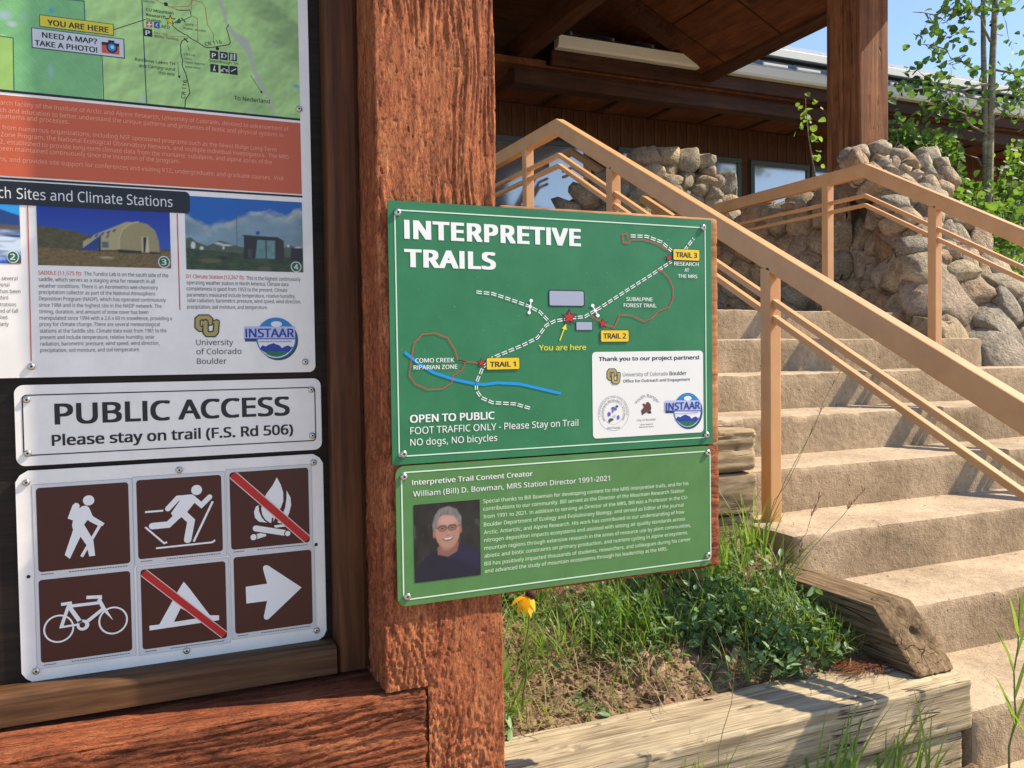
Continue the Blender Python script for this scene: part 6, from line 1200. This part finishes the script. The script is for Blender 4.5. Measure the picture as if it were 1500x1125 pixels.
def tree(name, label, cat, stems, branches, leafsize, mat, seed, group=None, per=70, spread=.13, extra=()):
    rg = np.random.default_rng(seed); t = thing(name, label, cat, stems[0][0][0], group)
    P = [(pts, r0, r1) for pts, r0, r1 in stems]; C = []
    for a, b, r in branches:
        pts = wobble(a, b, 7, .06, 0, rg); P.append((pts, r, r * .25))
        L = (Vector(b) - Vector(a)).length
        for q in range(int(L / .16)):
            f = rg.uniform(.25, 1); i = min(int(f * 7), 6); p = pts[i].lerp(pts[i + 1], f * 7 - i); e = p + Vector((rg.normal(0, .16), rg.normal(0, .16), rg.normal(-.05, .14))); tw = wobble(p, e, 3, .03, .03, rg); P.append((tw, .004, .0015))
            for c in range(per // 8):
                g = rg.uniform(.3, 1.1); pp = Vector(p).lerp(e, g); C.append([pp.x + rg.normal(0, spread * .4), pp.y + rg.normal(0, spread * .4), pp.z + rg.normal(0, spread * .45)])
    for (x, y, z, rx, ry, rz, n) in extra:
        q = rg.normal(0, 1, (n, 3)); q /= np.linalg.norm(q, axis=1, keepdims=True); rad = rg.uniform(.35, 1.05, n) ** .6; cl = .75 + .5 * fbm(q[:, 0] * 2.2 + seed, q[:, 1] * 2.2, q[:, 2] * 2.2, seed, 2); q = q * (rad * cl)[:, None] * (rx, ry, rz) + (x, y, z); C += q.tolist()
    tube('trunk', P, M_BARK, t); C = np.array(C); tone = np.clip(.5 + .5 * fbm(C[:, 0] * 3, C[:, 1] * 3, C[:, 2] * 3, seed, 2) + rg.normal(0, .16, len(C)), 0, 1)
    leaf_cloud('crown', C, leafsize, mat, t, 'round', seed, .25, tone); return t
b_ = []
rg = np.random.default_rng(5)
for z, dx, dy, dz in ((3.25, -.35, .2, .3), (3.55, -.75, -.1, .25), (3.9, -.95, .1, .12), (3.95, .7, .1, .25), (4.15, -.55, .3, .3), (4.2, .55, -.2, -.1), (4.45, -.6, -.2, .35), (4.6, .45, .2, .3), (4.8, -.5, .1, .3), (5.0, -.7, 0, .2), (5.1, .5, .1, .2), (3.7, .5, -.2, .35), (4.05, -1.1, 0, -.15), (4.75, -.95, .05, -.15)):
    b_.append(((7.44, 5.6, z), (7.44 + dx, 5.6 + dy, z + dz), .013))
tree('aspen_tree', 'slender aspen with a pale double trunk and loose round leaves against the sky', 'tree', [([(7.38, 5.6, 1.3), (7.41, 5.61, 2.5), (7.43, 5.6, 3.5), (7.47, 5.6, 4.3), (7.55, 5.6, 5.6)], .055, .022), ([(7.42, 5.62, 2.4), (7.40, 5.62, 3.5), (7.37, 5.62, 4.4), (7.36, 5.62, 5.5)], .035, .018)], b_, .064, M_ASP, 31, None, 110, .13)
gp = 'leafy aspen shrubs in front of the lodge'
def bush(label, x, y, z, rx, ry, rz, n, seed, name='aspen_shrub'):
    st = [([(x, y, 1.3), (x + .05, y, z), (x + .1, y, z + rz * .6)], .02, .008)]; br = [((x, y, z - .3), (x + math.cos(a) * rx * .8, y + math.sin(a) * ry * .8, z + rz * .5 * math.sin(a * 2.3)), .008) for a in np.linspace(0, 6, 6)]
    tree(name, label, 'shrub', st, br, .062, M_SHR, seed, gp, 20, .12, [(x, y, z, rx, ry, rz, n)])
bush('dense green shrub directly right of the wooden pillar above the stone wall', 6.62, 5.75, 3.28, .52, .4, .48, 1150, 41)
bush('leafy shrub low behind the lit slope of the stone wall', 6.85, 5.2, 2.45, .55, .45, .75, 900, 42)
bush('leafy shrub around the foot of the aspen trunk', 7.45, 5.95, 2.75, .75, .4, .62, 1250, 43)
bush('leafy shrub at the right edge of the picture', 8.35, 5.9, 2.9, .7, .4, .9, 1300, 44)
bush('dark leafy shrub low at the far right behind the stones', 7.7, 5.1, 1.95, .8, .5, .55, 1000, 45)
# sapling seen beside the pillar
sp = [([(4.95, 5.0, 1.5), (4.86, 4.98, 2.2), (4.74, 4.98, 2.75), (4.64, 4.97, 3.15), (4.61, 4.97, 3.38), (4.61, 4.97, 3.44)], .008, .0025)]; rg = np.random.default_rng(9); C = []
for q in range(30):
    f = rg.uniform(0, 1); z = 2.95 + f * .50; x = 4.735 - (z - 2.75) * .19; C.append((x + rg.normal(.0, .045), 4.97 + rg.normal(0, .045), z + rg.normal(0, .02)))

t = thing('aspen_sapling', 'thin sapling with bright leaves peeking out left of the wooden pillar', 'sapling', (4.95, 5.0, 1.5)); tube('stem', sp, M_BARK, t); leaf_cloud('crown', C, .047, M_SHR, t, 'round', 12, .2, rg.uniform(.6, 1, len(C)))

# ---------------------------------------------------------------- grasses
def blades(name, B, mat, parent=None, seg=5, fold=.25):
    """B rows: x,y,z, height, width, azimuth, lean, curl, tone"""
    B = np.asarray(B, float); n = len(B); T = np.linspace(0, 1, seg + 1); V = np.zeros((n, (seg + 1) * 2, 3)); ca, sa = np.cos(B[:, 5]), np.sin(B[:, 5]); h, w, ln, cu_ = B[:, 3], B[:, 4], B[:, 6], B[:, 7]
    x = np.zeros(n); z = np.zeros(n); ang = ln.copy(); px = -sa; py = ca; tw = (B[:, 0] * 977 % 1 - .5) * 1.6
    for i, t in enumerate(T):
        ww = w * (1 - t ** 2.2) * (.6 + .8 * min(1, t * 4) * .5) / 2 + .0002; tx = px * np.cos(tw * t) + ca * np.sin(tw * t); ty = py * np.cos(tw * t) + sa * np.sin(tw * t)
        cx_, cy_, cz_ = B[:, 0] + x * ca, B[:, 1] + x * sa, B[:, 2] + z
        V[:, 2 * i] = np.stack([cx_ + tx * ww, cy_ + ty * ww, cz_], -1); V[:, 2 * i + 1] = np.stack([cx_ - tx * ww, cy_ - ty * ww, cz_], -1)
        x = x + np.sin(ang) * h / seg; z = z + np.cos(ang) * h / seg; ang = ang + cu_ / seg
    base = np.arange(n)[:, None] * (seg + 1) * 2; q = np.concatenate([base + np.array([[2 * i, 2 * i + 1, 2 * i + 3, 2 * i + 2]]) for i in range(seg)], 1).reshape(n * seg, 4)
    return with_tone(mesh_np(name, V.reshape(-1, 3), q, mat, parent, True), B[:, 8], seg)
rg = np.random.default_rng(77)
def in_bed(n, dens=None):
    x = rg.uniform(.64, 1.77, n); y = 1.70 + .95 * rg.random(n) ** 1.1; k = np.ones(n, bool)
    if dens is not None: k = rg.random(n) < dens(x, y)
    return x[k], y[k]
bare = lambda x, y: 1.15 * np.exp(-(((x - 1.08) / .24) ** 2 + ((y - 1.79) / .085) ** 2)) + .8 * np.exp(-(((x - 1.28) / .2) ** 2 + ((y - 1.72) / .03) ** 2))
gd_ = lambda x, y: np.clip((.38 + 2.6 * fbm(x * 5, y * 5, 0, 31, 3) + .35 * (y - 1.7) + .45 * (x < .9)) * (1 - bare(x, y)), .04, 1)
x, y = in_bed(15000, gd_); n = len(x)
o = blades('short_grass', np.stack([x, y, bed_z(x, y) - .004, rg.lognormal(-2.65, .45, n).clip(.03, .17), rg.uniform(.0016, .0042, n), rg.uniform(0, 6.28, n), rg.uniform(.05, .6, n), rg.uniform(.1, 1.4, n), rg.beta(2, 2.4, n)], -1), M_GRS); setp(o, 'short green grass covering the planting bed behind the timber', 'grass', kind='stuff')
x, y = in_bed(11000, lambda x, y: np.clip(.6 * (1 - .6 * bare(x, y)), .1, 1)); n = len(x)
o = blades('dry_litter', np.stack([x, y, bed_z(x, y) + .004, rg.uniform(.02, .13, n), rg.uniform(.0009, .0024, n), rg.uniform(0, 6.28, n), rg.uniform(.7, 1.62, n), rg.uniform(-.2, .7, n), rg.random(n)], -1), M_DRY); setp(o, 'dry straw and dead stems lying among the grass of the bed', 'litter', kind='stuff')
# small leafed weeds: stems with leaves, denser towards the slanted timber
def weeds(name, label, centres, nleaf, size, hmax, spread, mat, seed, shape='oval'):
    rg = np.random.default_rng(seed); C = []; t_ = []
    for (cx, cy) in centres:
        m = rg.integers(nleaf // 2, nleaf); r = rg.normal(0, spread, (m, 2)); z0 = bed_z(cx, cy); hh = rg.random(m) ** 1.3 * hmax * rg.uniform(.5, 1.1); b0 = rg.uniform(.2, .8)
        for (a, b), h in zip(r, hh): C.append((min(cx + a, 1.785), max(cy + b, 1.66), float(z0) + .006 + h)); t_.append(b0 + rg.normal(0, .18))
    return setp(leaf_cloud(name, C, size, mat, None, shape, seed, .8, np.clip(t_, 0, 1)), label, 'weeds', kind='stuff')
x, y = in_bed(1100, lambda x, y: np.clip(gd_(x, y) * .8, 0, 1)); weeds('leafy_weeds', 'small leafed weeds spreading through the grass of the planting bed', list(zip(x, y)), 14, .024, .065, .026, M_WEED, 5)
cs_ = [(a, b) for a, b in list(zip(rg.normal(1.52, .13, 130), rg.normal(1.90, .13, 130)))[:80] if 1.2 < a < 1.77 and b > 1.68]; weeds('clover_patch', 'patch of bluish green clover leaves near the slanted timber', cs_, 22, .027, .095, .034, M_WEED, 6)
rg2 = np.random.default_rng(99); L_ = []
for i in range(2, 10):
    yf = 3.75 - .322 * i; zt = 1.785 - .165 * i
    for q in range(34): L_.append((rg2.uniform(2.0, 4.9), yf + (rg2.uniform(.03, .30) if rg2.random() < .5 else rg2.uniform(.27, .318)), zt + .004))
setp(leaf_cloud('leaf_litter', L_, .011, M_DRY, None, 'oval', 98, 3.0), 'small dry leaf bits and grit scattered over the concrete treads', 'litter', kind='stuff')
# pine needles at the foot of the slanted timber
n = 300; o = blades('pine_needles', np.stack([rg.normal(1.735, .045, n).clip(1.6, 1.80), rg.normal(1.655, .022, n), np.full(n, .728) + rg.uniform(0, .012, n), rg.uniform(.03, .07, n), np.full(n, .0014), rg.normal(3.4, .5, n), rg.uniform(1.45, 1.6, n), rg.uniform(-.1, .1, n), rg.uniform(0, .35, n)], -1), leafmat('pine_needle', [(0, (.16, .055, .02)), (1, (.34, .15, .07))], .1, .7)); setp(o, 'reddish brown pine needles gathered at the foot of the slanted timber', 'pine needles', kind='stuff')
def tuft(label, x, y, z, n, h, w, spread, az=None, lean=(.05, .45), seed=0, tone=(.35, .9), name='grass_tuft', group='tall grass tufts', seeds=()):
    rg = np.random.default_rng(seed); t = thing(name, label, 'grass', (x, y, z), group)
    A = rg.uniform(0, 6.28, n) if az is None else rg.normal(az, .7, n)
    blades('blade', np.stack([x + rg.normal(0, spread, n), y + rg.normal(0, spread * .7, n), np.full(n, z), h * rg.uniform(.45, 1.1, n), w * rg.uniform(.6, 1.1, n), A, rg.uniform(*lean, n), rg.uniform(.1, 1.1, n), rg.uniform(*tone, n)], -1), M_GRS, t, 8)['kind'] = 'stuff'
    for (ex, ey, ez, sp_) in seeds:
        pts = wobble((x, y, z), (ex, ey, ez), 8, .012, 0, rg); tube('culm', [(pts, .0013, .0006)], M_DRY_S, t, 5)
        B = []
        for q in range(26): f = rg.uniform(.80, 1.0); p = Vector((x, y, z)).lerp(Vector((ex, ey, ez)), f); B.append((p.x, p.y, p.z, rg.uniform(.012, .035), .0022, rg.uniform(0, 6.28), rg.uniform(.5, 1.3), rg.uniform(-.4, .2), rg.uniform(0, .5)))
        blades('seed_head', B, M_SEED, t, 3)['kind'] = 'stuff'
    return t
M_SEED = leafmat('grass_seed_head', [(0, (.16, .07, .05)), (1, (.36, .22, .15))], .2, .7); M_DRY_S = flat('grass_culm', (.20, .20, .07), .6)
bz = lambda x, y: float(bed_z(x, y)) - .005
tuft('tall bright tuft at the foot of the near rail post', 1.80, 2.20, bz(1.80, 2.20), 46, .26, .008, .05, None, (.05, .5), 1, seeds=[(2.13, 2.10, 1.56, 1), (2.04, 2.12, 1.38, 1)])
tuft('tall grass tuft right below the lower corner of the leaf green sign', 1.62, 2.12, bz(1.62, 2.12), 44, .20, .007, .06, None, (.05, .6), 2)
tuft('tall grass tuft leaning over the start of the slanted timber', 1.74, 2.02, bz(1.74, 2.02), 34, .22, .0075, .04, 0.2, (.1, .7), 3, seeds=[(1.86, 1.95, 1.12, 1), (1.99, 1.90, 1.14, 1)])
tuft('grass tuft in the middle of the bed under the leaf green sign', 1.25, 2.02, bz(1.25, 2.02), 34, .17, .006, .06, None, (.1, .8), 4)
tuft('grass tuft beside the yellow flower next to the red post', .92, 1.95, bz(.92, 1.95), 40, .19, .006, .06, None, (.1, .7), 5)
tuft('low grass tuft against the red post at the near end of the bed', .74, 1.76, bz(.74, 1.76), 60, .14, .006, .04, None, (.1, .8), 6)
tuft('broad leafed tuft in the bed between bare soil and the red post', .80, 1.85, bz(.80, 1.85), 18, .13, .016, .03, None, (.2, .8), 7)
tuft('sparse tuft growing before the timber face at the bottom edge', 1.03, 1.42, .50, 14, .33, .0075, .02, 0.1, (.02, .3), 8, seeds=[(1.15, 1.44, .93, 1)])
tuft('bright tuft before the timber face at the bottom, right of the rail shadow', 1.40, 1.43, .50, 30, .29, .009, .035, 0.3, (.02, .5), 9)
tuft('thin tuft before the timber face near its right end', 1.62, 1.45, .50, 22, .29, .007, .05, 0.5, (.02, .4), 10)
t = tuft('single long blade arching up right across the timber face', 1.47, 1.43, .50, 2, .40, .012, .004, 0.15, (.50, .62), 11, (.3, .5))
def reed(label, pts, leaves, seed):
    rg = np.random.default_rng(seed); t = thing('reed_grass', label, 'grass', pts[0], 'tall grass tufts'); P = wobble(pts[0], pts[1], 8, .01, 0, rg); tube('culm', [(P, .003, .0015)], M_GST, t, 6); B = []
    for f, h, az, ln in leaves:
        i = min(int(f * 8), 7); p = P[i].lerp(P[i + 1], f * 8 - i); B.append((p.x, p.y, p.z, h, .0085, az, ln, rg.uniform(.1, .5), rg.uniform(.5, .85)))
    for b in B: blades('leaf', [b], M_GRS, t, 10)
M_GST = flat('grass_stalk', (.14, .20, .04), .5)
def reed2(label, a, b, leaves, seed): return reed(label, (a, b), leaves, seed)
reed2('tall reed grass rising past the right end of the front timber', (1.93, 1.40, .46), (2.00, 1.42, .93), [(.3, .17, .1, .5), (.35, .16, 3.2, .35), (.5, .18, .2, .6), (.62, .15, 3.0, .3), (.7, .16, .0, .4), (.8, .13, 3.4, .3), (.88, .12, .3, .5), (.97, .10, 2.5, .2), (.45, .12, 2.6, .6)], 3)
reed2('short reed with a few broad blades at the lower right corner', (1.98, 1.38, .46), (2.03, 1.38, .70), [(.2, .16, .3, .5), (.4, .15, 3.0, .5), (.6, .14, .1, .4), (.8, .12, 2.8, .3), (.98, .11, 1.2, .2)], 4)
for q, (x_, y_) in enumerate(((1.05, 1.98), (1.40, 1.93), (1.52, 1.80), (1.66, 1.86), (.86, 2.05), (1.32, 2.12))):
    tuft('wispy seeding grass clump %s' % ('near the middle of the bed', 'among the clover leaves', 'just behind the timber and clover', 'close to the slanted timber', 'behind the yellow flower', 'under the lower sign edge, uphill of the clover')[q], x_, y_, bz(x_, y_), 26, .17, .0045, .05, None, (.05, .8), 40 + q, (.3, 1), seeds=[(x_ + RNG.normal(0, .05), y_ - .02, bz(x_, y_) + RNG.uniform(.16, .26), 1) for _ in range(2)])
# ---------------------------------------------------------------- the yellow flower
fl = thing('yellow_flower', 'drooping yellow coneflower with a dark centre half hidden behind the leaf green sign', 'flower', (.80, 1.78, bz(.80, 1.78)))
M_PET = leafmat('yellow_petal', [(0, (.80, .42, .01)), (1, (.85, .55, .02))], .35, .5); tube('stem', [(wobble((.80, 1.78, bz(.80, 1.78)), (.802, 1.725, 1.045), 6, .006), .0022, .0018)], M_GST, fl, 6)
hx, hy, hz_ = .792, 1.718, 1.030
bm = bmesh.new(); bmesh.ops.create_icosphere(bm, subdivisions=2, radius=.013)
for v in bm.verts: v.co = Vector((v.co.x, v.co.y, v.co.z * .9)); v.co *= 1 + .06 * random.random()
me = bpy.data.meshes.new('cone'); bm.to_mesh(me); bm.free(); link('cone', me, flat('dark_flower_cone', (.045, .012, .01), .8), fl, (hx + .004, hy, hz_ - .012))
for q, (az, ln, hh, cu2) in enumerate(((3.2, 1.75, .040, .7), (3.6, 2.1, .042, .5), (2.8, 2.0, .038, .6), (4.1, 2.4, .046, .4), (4.6, 2.7, .048, .2), (3.4, 2.5, .044, .3), (5.2, 2.6, .036, .3))):
    blades('petal', [(hx - .004 + .006 * math.cos(az), hy + .006 * math.sin(az), hz_ - .014, hh, .019, az, ln, cu2, .35 + .09 * q)], M_PET, fl, 6)
